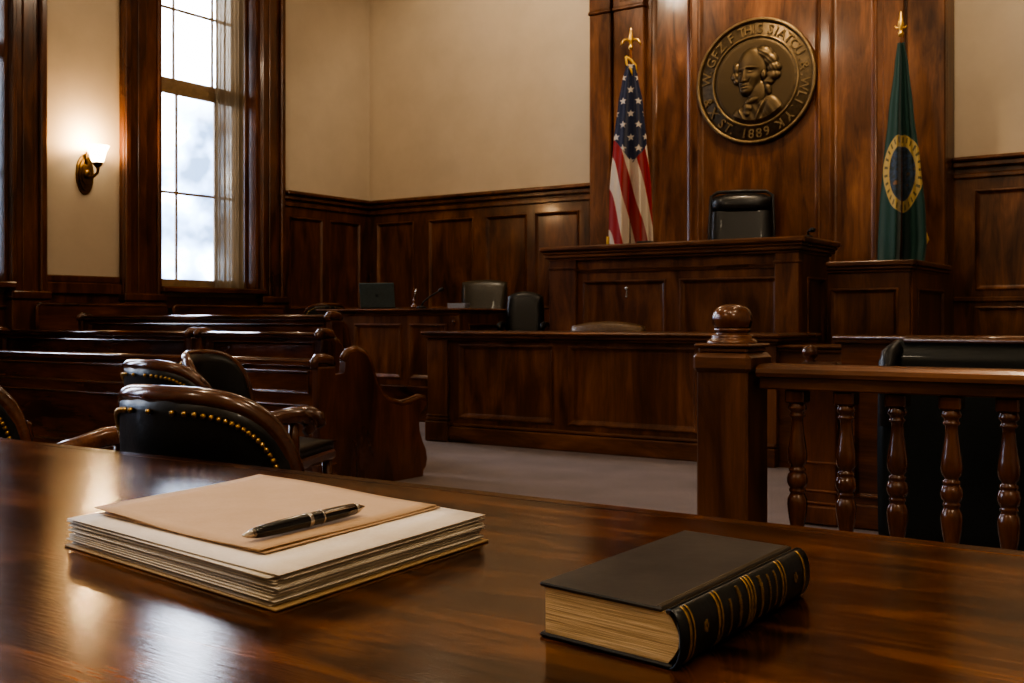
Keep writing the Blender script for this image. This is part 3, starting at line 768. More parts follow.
# ------------------------------------------------------------------ newel + balustrade
R = thing('newel_post', 'square mahogany newel post topped by a polished wooden ball', 'post', (-1.19, 2.775, .0), 0)
nx, ny = -1.192, 2.775
m = MB().box(nx-.073, nx+.073, ny-.073, ny+.073, .0, .885, .006); m.box(nx-.09, nx+.09, ny-.09, ny+.09, 0, .16, .01)
m.build('shaft', WZ, R)
m = MB().box(nx-.083, nx+.083, ny-.083, ny+.083, .880, .932, .012).box(nx-.070, nx+.070, ny-.070, ny+.070, .930, .949, .006).box(nx-.078, nx+.078, ny-.078, ny+.078, .947, .957, .004)
m.build('cap_block', WX, R)
MB().lathe([(.070, .955), (.069, .961), (.062, .968), (.056, .971), (.057, .974), (.056, .979), (.048, .982), (.044, .985), (.048, .988), (.051, .991), (.050, .996), (.044, 1.000)], (nx, ny, 0), 32).build('turned_collar', TR, R)
m = MB(); pr = [(.044, .999)]
for i in range(0, 16):
    a = -.62+(PI/2+.62)*i/15; pr.append((max(.0005, .055*max(0, math.cos(a))**.72), 1.022+.041*math.sin(a)))
m.lathe(pr, (nx, ny, 0), 36).build('ball_finial', TR, R)

R = thing('balustrade', 'mahogany railing with turned balusters running right from the newel post', 'railing', (.3, 2.78, 0), 0)
bx0, bx1, by = -1.1012, 1.6, 2.78
m = MB()
pf = [(-.062, .872), (-.066, .882), (-.064, .893), (-.052, .901), (-.03, .904), (.03, .904), (.052, .901), (.064, .893), (.066, .882), (.062, .872)]
m.prism(pf, lambda p, q, t: (t, by+p, q), bx0, bx1, False); m.build('handrail', WX, R)
m = MB().box(bx0, bx1, by-.045, by+.045, .838, .873, .004); m.build('rail_board', WX, R)
MB().box(bx0, bx1, by-.05, by+.05, .002, .13, .008).build('bottom_rail', WX, R)
def bprof():
    # (radius, z below rail board)
    p = [(.020, .034), (.021, .040), (.024, .046), (.024, .052), (.019, .056), (.017, .062), (.021, .066), (.021, .070), (.0155, .074),
         (.0150, .085), (.0165, .105), (.0200, .130), (.0235, .152), (.0255, .170), (.0255, .182), (.0225, .194), (.0170, .200),
         (.0165, .204), (.0215, .208), (.0215, .214), (.0185, .217), (.0235, .222), (.0265, .234), (.0265, .244), (.0225, .254), (.0180, .258), (.0215, .262), (.0215, .267), (.0175, .271),
         (.0205, .277), (.0250, .287), (.0262, .300), (.0245, .320), (.0205, .345), (.0170, .362), (.0165, .367), (.0205, .371), (.0235, .376), (.0235, .382), (.0205, .386), (.0250, .392), (.0250, .402), (.0220, .406)]
    return [(r, .838-z) for r, z in p]
bp = bprof()
bxs = [-1.012+.1285*i for i in range(9)]
first = None
for x in bxs:
    if first is None:
        m = MB().box(-.026, .026, -.026, .026, .803-.838, -.0005, .004)
        m.lathe([(r, z-.838) for r, z in bp], (0, 0, 0), 24); m.box(-.026, .026, -.026, .026, .13-.838, .432-.838, .004)
        first = m.build('baluster', TR, None); first.parent = R; first.location = (x-.3, 0, .838)
    else:
        c = first.copy(); COL.objects.link(c); c.parent = R; c.location = (x-.3, 0, .838)

# ------------------------------------------------------------------ table in the foreground
R = thing('counsel_table', 'large polished mahogany table in the foreground', 'table', (-1, .85, 0), 0)
tx0, tx1, ty0, ty1, tz = -2.9, .62, .28, 1.345, .76
m = MB()
pf = [(ty0, tz-.034), (ty0, tz-.008), (ty0+.003, tz-.002), (ty0+.008, tz), (ty1-.040, tz), (ty1-.038, tz-.0012), (ty1-.036, tz), (ty1-.008, tz), (ty1-.003, tz-.002), (ty1, tz-.008), (ty1, tz-.034)]
m.prism(pf, lambda p, q, t: (t, p, q), tx0, tx1); m.build('tabletop', TW, R)
m = MB().box(tx0+.08, tx1-.08, ty1-.10, ty1-.075, tz-.14, tz-.034).box(tx0+.08, tx1-.08, ty0+.075, ty0+.10, tz-.14, tz-.034).box(tx0+.08, tx0+.105, ty0+.10, ty1-.10, tz-.14, tz-.034).box(tx1-.105, tx1-.08, ty0+.10, ty1-.10, tz-.14, tz-.034)
m.build('apron', PX, R)
for x in (tx0+.12, tx1-.12):
    for y in (ty0+.115, ty1-.115): MB().lathe([(.028, 0), (.034, .05), (.026, .1), (.035, .35), (.042, .52), (.034, .58), (.045, .60), (.045, tz-.034)], (x, y, 0), 18).build('leg', PX, R)

# ------------------------------------------------------------------ paper stack, folder, pen
cL, cF, cR = Vector((-1.128, .742, 0)), Vector((-.731, .684, 0)), Vector((-.756, 1.030, 0))
cB = cL+cR-cF
def sheet_pt(q, u, v):  # u: L->F side  v: F->R
    return q[0]*(1-u)*(1-v)+q[1]*u*(1-v)+q[2]*u*v+q[3]*(1-u)*v
def sheet(name, mat, q, z, curl=0.0, wav=.0, nu=8, nv=8, parent=None, th=.0007, ph=0.0):
    def s(u, v, dz):
        p = sheet_pt(q, u, v)
        e = max(abs(2*u-1), abs(2*v-1))**4
        return (p.x, p.y, z+dz+curl*((1-u)**3*(1-v)**2)+wav*e*math.sin(7*u+5*v+ph))
    c = sheet_pt(q, .5, .5)
    return MB().shell(lambda u, v: s(u, v, 0), lambda u, v: s(u, v, th), nu, nv).build(name, mat, parent, (c.x, c.y, z))
def quad(grow=0.0, jit=0.0, rot=0.0, base=None):
    b = base or (cL, cF, cR, cB); c = (b[0]+b[1]+b[2]+b[3])/4
    d = Vector((random.uniform(-jit, jit), random.uniform(-jit, jit), 0)); M = Matrix.Rotation(rot, 3, 'Z')
    return [c+M @ ((p-c)*(1+grow))+d for p in b]
o = sheet('manila_folder', MANILA_E, quad(.035), tz+.0005, .0, .0, th=.0022)
tag(o, 'ochre card folder lying under the thick pile of papers', 'folder')
z = tz+.0032; NS = 26
for i in range(NS):
    th = .00105
    big = i in (3, 9, 15, 20)
    q = quad(random.uniform(-.02, .014)+(.014 if big else 0), .0045, random.uniform(-.016, .016))
    o = sheet('paper_sheet', PAPERS[(i*7+i//3) % 3], q, z, 0.0, .00003, th=th*.88, ph=i*1.7)
    tag(o, 'cream aged paper sheet inside the thick pile under the white top sheet', 'paper', 'sheets in the paper pile')
    z += th
tag(sheet('paper_sheet', PAPER_T, quad(.02, 0, .01), z+.0006, .0008, .0003, th=.0008), 'white top sheet of the pile, directly under the upper manila folder', 'paper')
z += .0022
fq = [Vector((-1.123, .768, 0)), Vector((-.801, .729, 0)), Vector((-.826, 1.033, 0)), Vector((-1.205, 1.095, 0))]
R = thing('manila_folder', 'tan manila folder lying on the white sheet under the pen', 'folder', (-.98, .9, z), 0)
sheet('lower_leaf', MANILA, [p+Vector((.004, .003, 0)) for p in fq], z+.0006, .0012, .0004, parent=R, th=.0010, nu=14, nv=14)
sheet('upper_leaf', MANILA, fq, z+.0028, .005, .0010, parent=R, th=.0010, nu=14, nv=14, ph=.6)
ztop = z+.0052
pa, pb = Vector((-.836, .738, 0)), Vector((-.853, .934, 0)); pd = pb-pa; PL = pd.length; ang = math.atan2(pd.y, pd.x)
R = thing('ballpoint_pen', 'black pen with silver trim lying on the tan manila folder', 'pen', (pa.x, pa.y, ztop+.0076), ang, local=True)
BLK = simple('black_lacquer', (.006, .006, .0065), .16, 0, .1, 30, 0, .5)
P_ = lambda a: a*PL
MB().lathe([(0.0051, P_(.08)), (0.0064, P_(.14)), (0.0073, P_(.28)), (0.0075, P_(.48)), (0.0074, P_(.60)), (0.0072, P_(.80)), (0.0064, P_(.90))], (0, 0, 0), 24, 'X').build('barrel', BLK, R)
MB().lathe([(.0008, 0), (.0016, P_(.012)), (0.0034, P_(.035)), (0.0051, P_(.08))], (0, 0, 0), 20, 'X').build('tip', STEEL, R)
MB().lathe([(0.0064, P_(.90)), (0.0055, P_(.935)), (0.0034, P_(.96)), (.0018, P_(.985)), (.0010, PL)], (0, 0, 0), 20, 'X').build('end_cap', STEEL, R)
MB().lathe([(0.0078, P_(.485)), (0.0080, P_(.49)), (0.0080, P_(.510)), (0.0078, P_(.515))], (0, 0, 0), 24, 'X').build('centre_band', STEEL, R)
MB().lathe([(0.0076, P_(.60)), (0.0079, P_(.605)), (0.0076, P_(.615))], (0, 0, 0), 24, 'X').build('clip_ring', STEEL, R)
MB().tube([(P_(.61), -.0063, .0046), (P_(.63), -.0076, .0058), (P_(.76), -.0078, .0058), (P_(.86), -.0070, .0050)], [.0014, .0016, .0016, .0012], 8).build('clip', STEEL, R)

# ------------------------------------------------------------------ the book
bA = Vector((-.360, .731, 0)); wv = Vector((-.131, .018, 0)); lv = Vector((.001, .270, 0)); bt = .0445
R = thing('law_book', 'thick black leather-bound book with gilt spine bands on the table', 'book', (-.43, .87, tz+.0005), 0)
z0 = tz+.0005
def BP(a, l, h): p = bA+wv*a+lv*l; return (p.x, p.y, z0+h)
COVER = simple('black_book_cloth', (.020, .019, .017), .42, 0, .35, 30, .15)
COVTOP = simple('worn_black_book_cloth', (.026, .022, .018), .40, 0, .6, 16, .25)
SPINE = simple('black_spine_leather', (.010, .013, .014), .30, 0, .3, 60, .15)
GILT = simple('gilt_stamping', (.34, .22, .08), .45, .7, .4, 200)
def pages_mat():
    m, nt, b, out = newmat('book_page_edges')
    tc = N(nt, 'ShaderNodeTexCoord'); mp = N(nt, 'ShaderNodeMapping'); mp.inputs['Scale'].default_value = (14, 14, 900)
    nt.links.new(tc.outputs['Object'], mp.inputs[0])
    n = N(nt, 'ShaderNodeTexNoise', Scale=1.0, Detail=3.0, Roughness=.6); nt.links.new(mp.outputs[0], n.inputs['Vector'])
    nt.links.new(ramp(nt, n.outputs['Fac'], [(.3, (.34, .22, .10)), (.5, (.60, .43, .23)), (.7, (.74, .57, .34))]), b.inputs['Base Color'])
    b.inputs['Roughness'].default_value = .8
    bp = N(nt, 'ShaderNodeBump', Strength=.4, Distance=.002); nt.links.new(n.outputs['Fac'], bp.inputs['Height']); nt.links.new(bp.outputs[0], b.inputs['Normal'])
    return m
def bslab(a0, a1, l0, l1, h0, h1, bev=.0012):
    q = MB().box(a0, a1, l0, l1, h0, h1); m = MB()
    sx, sl = bev/.132, bev/.268
    q = MB(); q.box(0, (a1-a0)*.132, 0, (l1-l0)*.268, h0, h1, bev)
    return m.add([BP(a0+v[0]/.132, l0+v[1]/.268, v[2]) for v in q.v], q.f)
BTH = .0034
bslab(.02, 1.0, 0, 1, 0, BTH).build('back_cover', COVER, R)
tc_ = bslab(.085, 1.0, 0, 1, bt-BTH, bt).build('front_cover', COVTOP, R)
sub(tc_, 'worn front cover facing up')
m = bslab(.02, .06, 0, 1, bt-BTH-.0006, bt-.0002, .001); m.build('cover_joint', COVTOP, R)
m = MB()
for l0, l1 in ((.012, .988),):
    def pg(u, v, side):
        a0 = .075-.10*max(0.0, math.cos(PI*(v-.5)*.86)); return BP(a0+(.965-a0)*u, l0 if side == 0 else l1, BTH+(bt-2*BTH)*v)
    m.shell(lambda u, v: pg(u, v, 0), lambda u, v: pg(u, v, 1), 12, 6, False)
m.build('page_block', pages_mat(), R)
# rounded spine
def spx(v, off=0.0):  # v 0..1 bottom->top ; returns (a, h)
    a = PI*(v-.5); return (.02-(.075+off/.132)*math.cos(a)**.8*1.0 if True else 0, bt/2+(bt/2+off)*math.sin(a)*(1.0))
def spine_pt(l, v, off=0.0):
    c = max(0.0, math.cos(PI*(v-.5)*.86)); a = .045-(.10)*c-off/.132
    h = bt/2+(bt/2-.0002)*math.sin(PI*(v-.5)*.94)/math.sin(PI/2*.94)
    return BP(a, l, h)
m = MB().shell(lambda u, v: spine_pt(u, v, 0), lambda u, v: spine_pt(u, v, -.0025), 12, 14); sp = m.build('spine', SPINE, R)
def band(l, w, mat_name='gilt_band'):
    m = MB().shell(lambda u, v: spine_pt(l-w/2+w*u, .02+.96*v, .0010), lambda u, v: spine_pt(l-w/2+w*u, .02+.96*v, -.0005), 2, 14)
    return m
for l, w in ((.055, .012), (.078, .006), (.245, .012), (.268, .007), (.468, .010), (.490, .012), (.512, .008), (.745, .012), (.770, .007), (.945, .012)):
    band(l, w).build('gilt_band', GILT, sp)
# rows of worn gilt stamping between the bands (illegible in the photograph)
rng = random.Random(3)
def row(l, v0, v1, ht):
    m = MB(); v = v1
    while v > v0:
        w = rng.uniform(.012, .028); w2 = w*.8; hh = ht*rng.uniform(.6, 1.0)
        m.shell(lambda a, b: spine_pt(l-hh/2+hh*a, v-w2*b, .0008), lambda a, b: spine_pt(l-hh/2+hh*a, v-w2*b, -.0003), 1, 1, False)
        v -= w*1.25
    m.build('gilt_stamping', GILT, sp)
for l, a, b, h in ((.33, .2, .72, .016), (.40, .28, .86, .022), (.57, .22, .84, .026), (.635, .2, .8, .018), (.69, .3, .8, .016)): row(l, a, b, h)
for l in (.155, .86):
    m = MB()
    for k in range(5):
        a = 2*PI*k/5; c0, c1 = l+.010*math.cos(a), .55+.05*math.sin(a)
        m.shell(lambda u, v: spine_pt(c0-.005+.01*u, c1-.03+.05*v, .0008), lambda u, v: spine_pt(c0-.005+.01*u, c1-.03+.05*v, -.0003), 1, 1, False)
    m.build('gilt_rosette', GILT, sp)
# tooled lines on the cover along the joint
m = MB()
for a in (.105, .125): m.tube([BP(a, .01, bt+.0002), BP(a, .5, bt+.0002), BP(a, .99, bt+.0002)], .0006, 6)
m.build('tooled_line', simple('worn_edge', (.14, .105, .07), .45), tc_)

# ------------------------------------------------------------------ wall sconce
sy, szc = 6.68, 2.51
R = thing('wall_sconce', 'lit brass wall sconce with frosted trumpet shade between the windows', 'lamp', (XL, sy, szc), 0)
m = MB()
oval = [(.098*math.cos(a)*(1 if math.sin(a) > 0 else 1), .20*math.sin(a)*(1.0 if math.sin(a) > 0 else 1.05)) for a in [2*PI*i/28 for i in range(28)]]
for k, (sc, d) in enumerate(((1.0, .018), (.8, .032), (.55, .042))):
    m.prism([(p*sc, q*sc) for p, q in oval], lambda p, q, t: (XL+t, sy+p, szc+q), .0 if k == 0 else (.018, .032)[k-1], d)
m.sphere((XL+.045, sy, szc), (.03, .04, .05), 14, 8); m.build('back_plate', ABRASS, R)
MB().tube([(XL+.03, sy, szc+.10), (XL+.035, sy, szc+.17), (XL+.035, sy, szc+.20), (XL+.035, sy, szc+.225)], [.02, .014, .022, .006], 10).build('finial', ABRASS, R)
ex = XL+.21
MB().tube([(XL+.04, sy, szc-.01), (XL+.09, sy+.005, szc-.035), (XL+.15, sy+.01, szc-.03), (ex, sy+.01, szc+.0), (ex+.008, sy+.01, szc+.04), (ex, sy+.01, szc+.06)], [.018, .015, .014, .014, .016, .022], 10).build('arm', ABRASS, R)
MB().lathe([(.018, .05), (.036, .07), (.052, .095), (.055, .105)], (ex, sy+.01, szc), 18).build('cup', ABRASS, R)
m = MB(); o1 = [(.046, .10), (.064, .13), (.074, .17), (.088, .22), (.115, .275)]
m.lathe(o1+[(r-.006, z) for r, z in reversed(o1)], (ex, sy+.01, szc), 24); m.build('lamp_shade', SHADE, R)
lt = bpy.data.lights.new('sconce_bulb', 'POINT'); lt.energy = 34; lt.color = (1, .66, .34); lt.shadow_soft_size = .04
lo = bpy.data.objects.new('sconce_bulb', lt); COL.objects.link(lo); lo.location = (ex-.02, sy+.01, szc+.31)

# ------------------------------------------------------------------ bronze seal
sxc, szz, sr = -4.345, 3.49, .645; sY = yp-.022
R = thing('bronze_seal', 'round bronze seal with a man in relief and the year 1889', 'seal', (sxc, sY, szz), 0)
m = MB().lathe([(sr, .0), (sr, -.03), (sr-.004, -.036), (.02, -.036)], (sxc, sY, szz), 72, 'Y'); m.build('disc', BRONZE_D, R)
def ring(r0, h, tb):
    m = MB(); m.tube([(sxc+r0*math.cos(2*PI*i/72), sY-h, szz+r0*math.sin(2*PI*i/72)) for i in range(72)], tb, 10, closed=True); return m
ring(sr-.012, .036, .021).build('outer_rim', BRONZE_L, R)
ring(.462, .036, .014).build('inner_rim', BRONZE_L, R)
dg = bpy.context.evaluated_depsgraph_get()
GL = {}
def glyph(ch, size=.135):
    if ch in GL: return GL[ch]
    cu = bpy.data.curves.new('glyph', 'FONT'); cu.body = ch; cu.size = size; cu.extrude = .006; cu.offset = .0012; cu.align_x = 'CENTER'; cu.resolution_u = 3
    ob = bpy.data.objects.new('glyph', cu); COL.objects.link(ob); bpy.context.view_layer.update()
    me = bpy.data.meshes.new_from_object(ob.evaluated_get(bpy.context.evaluated_depsgraph_get()))
    GL[ch] = ([tuple(v.co) for v in me.vertices], [tuple(p.vertices) for p in me.polygons])
    bpy.data.objects.remove(ob); bpy.data.curves.remove(cu); bpy.data.meshes.remove(me); return GL[ch]
def put(ch, deg, inward=False):
    m = MB()
    vs, fs = glyph(ch); a = math.radians(deg); rad = .494 if not inward else .588
    if not inward: t = a-PI/2
    else: t = a+PI/2
    c, s = math.cos(t), math.sin(t)
    m.add([(sxc+rad*math.cos(a)+v[0]*c-v[1]*s, sY-.040-v[2], szz+rad*math.sin(a)+v[0]*s+v[1]*c) for v in vs], fs)
    m.build('raised_letter', BRONZE_L, R)
for ch, d in [('W', 172), ('.', 164), ('G', 153), ('F', 143), ('Z', 133), ('F', 119), ('T', 105), ('H', 97.5), ('I', 91), ('S', 83.5), ('S', 71), ('I', 64), ('A', 56), ('T', 47), ('C', 38), ('U', 28), ('.', 19), ('&', 10), ('.', 0), ('W', -10), ('L', -21), ('I', -29), ('.', -37), ('Y', -47), ('K', -60)]: put(ch, d)
for ch, d in [('1', 258), ('8', 266), ('8', 275), ('9', 284), ('S', 228), ('T', 237), ('.', 243), ('X', 212), ('&', 198)]: put(ch, d, True)
# relief bust as a height field
def relief(u, v):
    def ell(cx, cy, rx, ry, h, rot=0.0):
        c, s = math.cos(rot), math.sin(rot); x, y = u-cx, v-cy; x, y = x*c+y*s, -x*s+y*c
        d = (x/rx)**2+(y/ry)**2
        return h*math.sqrt(1-d) if d < 1 else 0.0
    def g(cx, cy, rx, ry, h, rot=0.0):
        c, s = math.cos(rot), math.sin(rot); x, y = u-cx, v-cy; x, y = x*c+y*s, -x*s+y*c
        return h*math.exp(-((x/rx)**2+(y/ry)**2))
    def sm(a, b, k=.12):
        d = max(k-abs(a-b), 0)/k
        return max(a, b)+d*d*k*.25
    # coat
    h = 0.0
    top = -.40-.75*max(0, u-.10)**1.5-1.0*max(0, -.10-u)**1.1
    if v < top: h = .34*min(1, (top-v)/.10)**.5
    h = max(h, ell(.44, -.70, .24, .34, .50, .5), ell(-.36, -.86, .22, .24, .44, -.3))
    # neck, stock and jabot
    h = max(h, ell(.06, -.32, .22, .34, .50, -.25))
    h = max(h, ell(-.03, -.46, .24, .10, .60, .35))
    jb = ell(-.16, -.66, .13, .24, .56, -.25)
    if jb > 0: jb += .05*math.sin(34*(v+.5*u))
    h = max(h, jb)
    # hair rolls
    hair = 0.0
    for c in ((.26, .62, .24, .17, .60, -.5), (.40, .46, .20, .17, .58, -.4), (.49, .27, .18, .14, .56, -.1), (.47, .09, .18, .13, .54, 0), (.36, -.04, .15, .11, .50, .2), (.34, -.20, .08, .17, .46, .2),
              (-.44, .34, .10, .16, .50, .2), (-.47, .16, .12, .12, .50, 0), (-.44, .04, .09, .09, .46, 0)):
        q = ell(*c); hair = sm(hair, q, .16) if min(q, hair) > 0 else max(hair, q)
    if hair > 0: hair += min(1, hair*4)*.022*math.sin(38*math.hypot(u-.18, v-.20)+5*math.sin(9*u+7*v))
    # head
    f = ell(-.05, .36, .37, .44, .74)
    f = sm(f, ell(-.12, .14, .315, .46, .80), .10)
    f = sm(f, ell(-.17, -.16, .205, .20, .80), .12)
    if f > .12:
        k = min(1, (f-.12)/.2)
        e = 0.0
        e -= g(-.055, .235, .110, .066, .25, .06)+g(-.325, .225, .06, .058, .22)          # sockets
        e += g(-.055, .322, .125, .028, .12, -.12)+g(-.325, .305, .065, .026, .09, .2)    # brows
        e += g(-.075, .222, .052, .026, .17)+g(-.33, .216, .032, .023, .13)               # eyeballs
        e -= g(-.075, .262, .075, .012, .07, -.08)+g(-.33, .250, .045, .011, .06)         # lid creases
        e -= g(-.085, .188, .070, .012, .05, .05)
        # nose: sharp ridge leaning left
        t = min(1, max(0, (.27-v)/.27)) if -.01 < v < .33 else 0
        cx = -.215-.055*t; wd = .030+.030*t
        if -.03 < v < .33: e += (.06+.16*t)*max(0, 1-abs(u-cx)/(wd*1.5))**.8*min(1, (v+.03)/.03)
        e += g(-.205, .015, .035, .030, .07)                                              # nostril wing
        e -= g(-.19, -.03, .09, .016, .06)
        # mouth
        e += g(-.235, -.085, .075, .020, .06)+g(-.225, -.158, .070, .024, .07)
        e -= g(-.235, -.120, .095, .012, .13)
        e -= g(-.22, -.195, .07, .016, .06)
        e += g(-.205, -.26, .085, .055, .08)
        e += g(.04, .09, .10, .08, .07)                                                   # cheek
        e -= g(-.125, -.02, .022, .085, .07, -.5)
        e -= g(.07, -.08, .05, .16, .10, -.4)
        f += e*k
    if f > 0:
        ear = ell(.25, .12, .075, .13, .74)
        f = max(f, ear-g(.25, .12, .03, .07, .14))
    h = max(h, hair, f)
    if f < .3 and v < top:
        h += g(.13, -.72, .025, .26, .16, -.45)+g(-.34, -.74, .025, .20, .16, .5)-g(.20, -.74, .03, .26, .12, -.45)
        h += .03*math.sin(34*(u*.9+.5*v))*min(1, max(0, (top-v)*6))
    return max(0.0, h)
m = MB(); RI = .440; n = 150
def rf(a, b):
    # disc mapping, square -> circle
    x, y = 2*a-1, 2*b-1
    u = x*math.sqrt(1-y*y/2); v = y*math.sqrt(1-x*x/2)
    e = min(1.0, (1-math.hypot(u, v))*12)
    return (sxc+RI*u, sY-.0345-.074*relief(u*1.02, v*1.02)*max(0, e), szz+RI*v)
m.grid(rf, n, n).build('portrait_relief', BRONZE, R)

# ------------------------------------------------------------------ flags
def lerp_tab(tab, z):
    for (z0, a0, b0), (z1, a1, b1) in zip(tab, tab[1:]):
        if z >= z1 or (z1, a1, b1) == tab[-1]:
            t = (z0-z)/(z0-z1); t = min(1, max(0, t)); t = t*t*(3-2*t)*.4+t*.6
            return a0+(a1-a0)*t, b0+(b1-b0)*t
def usflag_mat():
    m, nt, b, out = newmat('stars_and_stripes_cloth')
    uv = N(nt, 'ShaderNodeUVMap'); sp = N(nt, 'ShaderNodeSeparateXYZ'); nt.links.new(uv.outputs[0], sp.inputs[0])
    x, z = sp.outputs[0], sp.outputs[1]      # metres on the hanging cloth
    stripe = math_n(nt, 'ADD', x, math_n(nt, 'MULTIPLY', z, .27))
    s = math_n(nt, 'FRACT', math_n(nt, 'ADD', math_n(nt, 'DIVIDE', stripe, .245), .27))
    isred = math_n(nt, 'GREATER_THAN', s, .5)
    col = mixc(nt, isred, (.46, .40, .34), (.25, .012, .016))
    # stars
    vm = N(nt, 'ShaderNodeCombineXYZ')
    cell = .125
    row_ = math_n(nt, 'FLOOR', math_n(nt, 'DIVIDE', z, cell))
    odd = math_n(nt, 'MULTIPLY', math_n(nt, 'MODULO', math_n(nt, 'ABSOLUTE', row_), 2.0), .5)
    fx = math_n(nt, 'SUBTRACT', math_n(nt, 'FRACT', math_n(nt, 'ADD', math_n(nt, 'DIVIDE', x, cell*1.28), odd)), .5)
    fz = math_n(nt, 'SUBTRACT', math_n(nt, 'FRACT', math_n(nt, 'DIVIDE', z, cell)), .5)
    fx = math_n(nt, 'MULTIPLY', fx, 1.28)
    r = math_n(nt, 'SQRT', math_n(nt, 'ADD', math_n(nt, 'MULTIPLY', fx, fx), math_n(nt, 'MULTIPLY', fz, fz)))
    th = math_n(nt, 'ADD', math_n(nt, 'ARCTAN2', fx, fz), 2*PI)
    a = math_n(nt, 'ABSOLUTE', math_n(nt, 'SUBTRACT', math_n(nt, 'MODULO', math_n(nt, 'ADD', th, PI/5), 2*PI/5), PI/5))
    px = math_n(nt, 'MULTIPLY', r, math_n(nt, 'COSINE', a)); py = math_n(nt, 'MULTIPLY', r, math_n(nt, 'SINE', a))
    Rr, ri = .34, .145
    ix, iy = ri*math.cos(PI/5), ri*math.sin(PI/5)
    nx_, ny_ = iy, Rr-ix; cst = iy*Rr
    ins = math_n(nt, 'LESS_THAN', math_n(nt, 'ADD', math_n(nt, 'MULTIPLY', px, nx_), math_n(nt, 'MULTIPLY', py, ny_)), cst)
    blue = mixc(nt, ins, (.009, .016, .055), (.46, .42, .38))
    # canton lower edge: v-shaped
    lim = math_n(nt, 'ADD', math_n(nt, 'MULTIPLY', math_n(nt, 'ABSOLUTE', math_n(nt, 'SUBTRACT', x, .02)), 1.25), 2.665)
    canton = math_n(nt, 'GREATER_THAN', z, lim)
    col = mixc(nt, canton, col, blue)
    nt.links.new(col, b.inputs['Base Color']); b.inputs['Roughness'].default_value = .8
    b.inputs['Sheen Weight'].default_value = .2
    return m
def greenflag_mat():
    m, nt, b, out = newmat('green_flag_cloth')
    uv = N(nt, 'ShaderNodeUVMap'); sp = N(nt, 'ShaderNodeSeparateXYZ'); nt.links.new(uv.outputs[0], sp.inputs[0])
    x = math_n(nt, 'DIVIDE', math_n(nt, 'SUBTRACT', sp.outputs[0], .01), .165); z = math_n(nt, 'DIVIDE', math_n(nt, 'SUBTRACT', sp.outputs[1], 2.34), .35)
    r = math_n(nt, 'SQRT', math_n(nt, 'ADD', math_n(nt, 'MULTIPLY', x, x), math_n(nt, 'MULTIPLY', z, z)))
    ang = math_n(nt, 'ARCTAN2', z, x)
    tick = math_n(nt, 'GREATER_THAN', math_n(nt, 'SINE', math_n(nt, 'MULTIPLY', ang, 26.0)), .55)
    band_ = math_n(nt, 'MULTIPLY', math_n(nt, 'GREATER_THAN', r, .80), math_n(nt, 'LESS_THAN', r, .95))
    goldc = mixc(nt, math_n(nt, 'MULTIPLY', tick, band_), (.40, .29, .10), (.10, .085, .03))
    n = N(nt, 'ShaderNodeTexNoise', Scale=14.0, Detail=4.0); nt.links.new(uv.outputs[0], n.inputs['Vector'])
    inner = ramp(nt, n.outputs['Fac'], [(.42, (.012, .030, .040)), (.52, (.03, .06, .12)), (.62, (.02, .03, .03)), (.68, (.20, .10, .05))], 'LINEAR')
    col = mixc(nt, math_n(nt, 'LESS_THAN', r, 1.0), (.002, .042, .033), goldc)
    col = mixc(nt, math_n(nt, 'LESS_THAN', r, .70), col, inner)
    nt.links.new(col, b.inputs['Base Color']); b.inputs['Roughness'].default_value = .7; b.inputs['Sheen Weight'].default_value = .2
    return m
def flag(name, label, base, rotz, ptop, tab, mat, lab2, folds, fringe, eagle, groove=.4):
    R = thing(name, label, 'flag', base, rotz, local=True)
    zb = base[2]
    MB().lathe([(.14, 0), (.14, .02), (.09, .035), (.04, .06), (.02, .10)], (0, 0, 0), 24).build('base', ABRASS, R)
    MB().lathe([(.014, .08), (.014, ptop-.20-zb)], (0, 0, 0), 12).build('pole', PZ, R)
    m = MB(); zt = ptop-.24-zb
    m.lathe([(.012, zt), (.024, zt+.02), (.026, zt+.04), (.012, zt+.06), (.016, zt+.07), (.030, zt+.115), (.022, zt+.15), (.006, zt+.23), (.001, zt+.24)], (0, 0, 0), 14)
    if eagle:
        for s in (-1, 1): m.tube([(0, 0, zt+.085), (s*.035, 0, zt+.115), (s*.07, 0, zt+.11), (s*.095, 0, zt+.075), (s*.105, 0, zt+.05)], [.012, .014, .014, .012, .004], 8)
    else:
        for s in (-1, 1): m.tube([(0, 0, zt+.085), (s*.035, 0, zt+.085), (s*.05, 0, zt+.105)], [.009, .009, .006], 8)
    m.build('finial', GOLD, R)
    zt_, zb_ = tab[0][0], tab[-1][0]
    def geo(u, v):
        z = zt_+(zb_-zt_)*v; a, b = lerp_tab(tab, z)
        x = a+(b-a)*u; amp = (.010+.075*v)
        y = -.05-.05*v+amp*math.sin(2*PI*folds*u+.8+.6*v)+.4*amp*math.sin(2*PI*folds*2.1*u+2)-.03*v*math.sin(PI*u)+.16*groove*v*math.exp(-((u-.50)/.085)**2)
        # bottom hem dips towards the fold centres
        return x, y, z-(.05*math.sin(PI*folds*u*1.5) if False else 0)
    def p(u, v): x, y, z = geo(u, v); return (x, y, z-zb)
    def uvf(u, v): x, y, z = geo(u, v); return (x*(1+.15*math.sin(2*PI*folds*u)*v), z)
    m = MB().grid(p, 56, 70, uvfn=uvf); cl = m.build('cloth', mat, R)
    if fringe:
        m = MB(); m.tube([(p(0, v)[0]-.006, p(0, v)[1], p(0, v)[2]) for v in [fringe[0]+(fringe[1]-fringe[0])*i/12 for i in range(13)]], .016, 8)
        m.build('gold_fringe', GOLDCL, cl)
    return R
GOLDCL = simple('gold_fringe_cloth', (.52, .33, .07), .7, 0, .3, 120, .3)
USF = usflag_mat(); GRF = greenflag_mat()
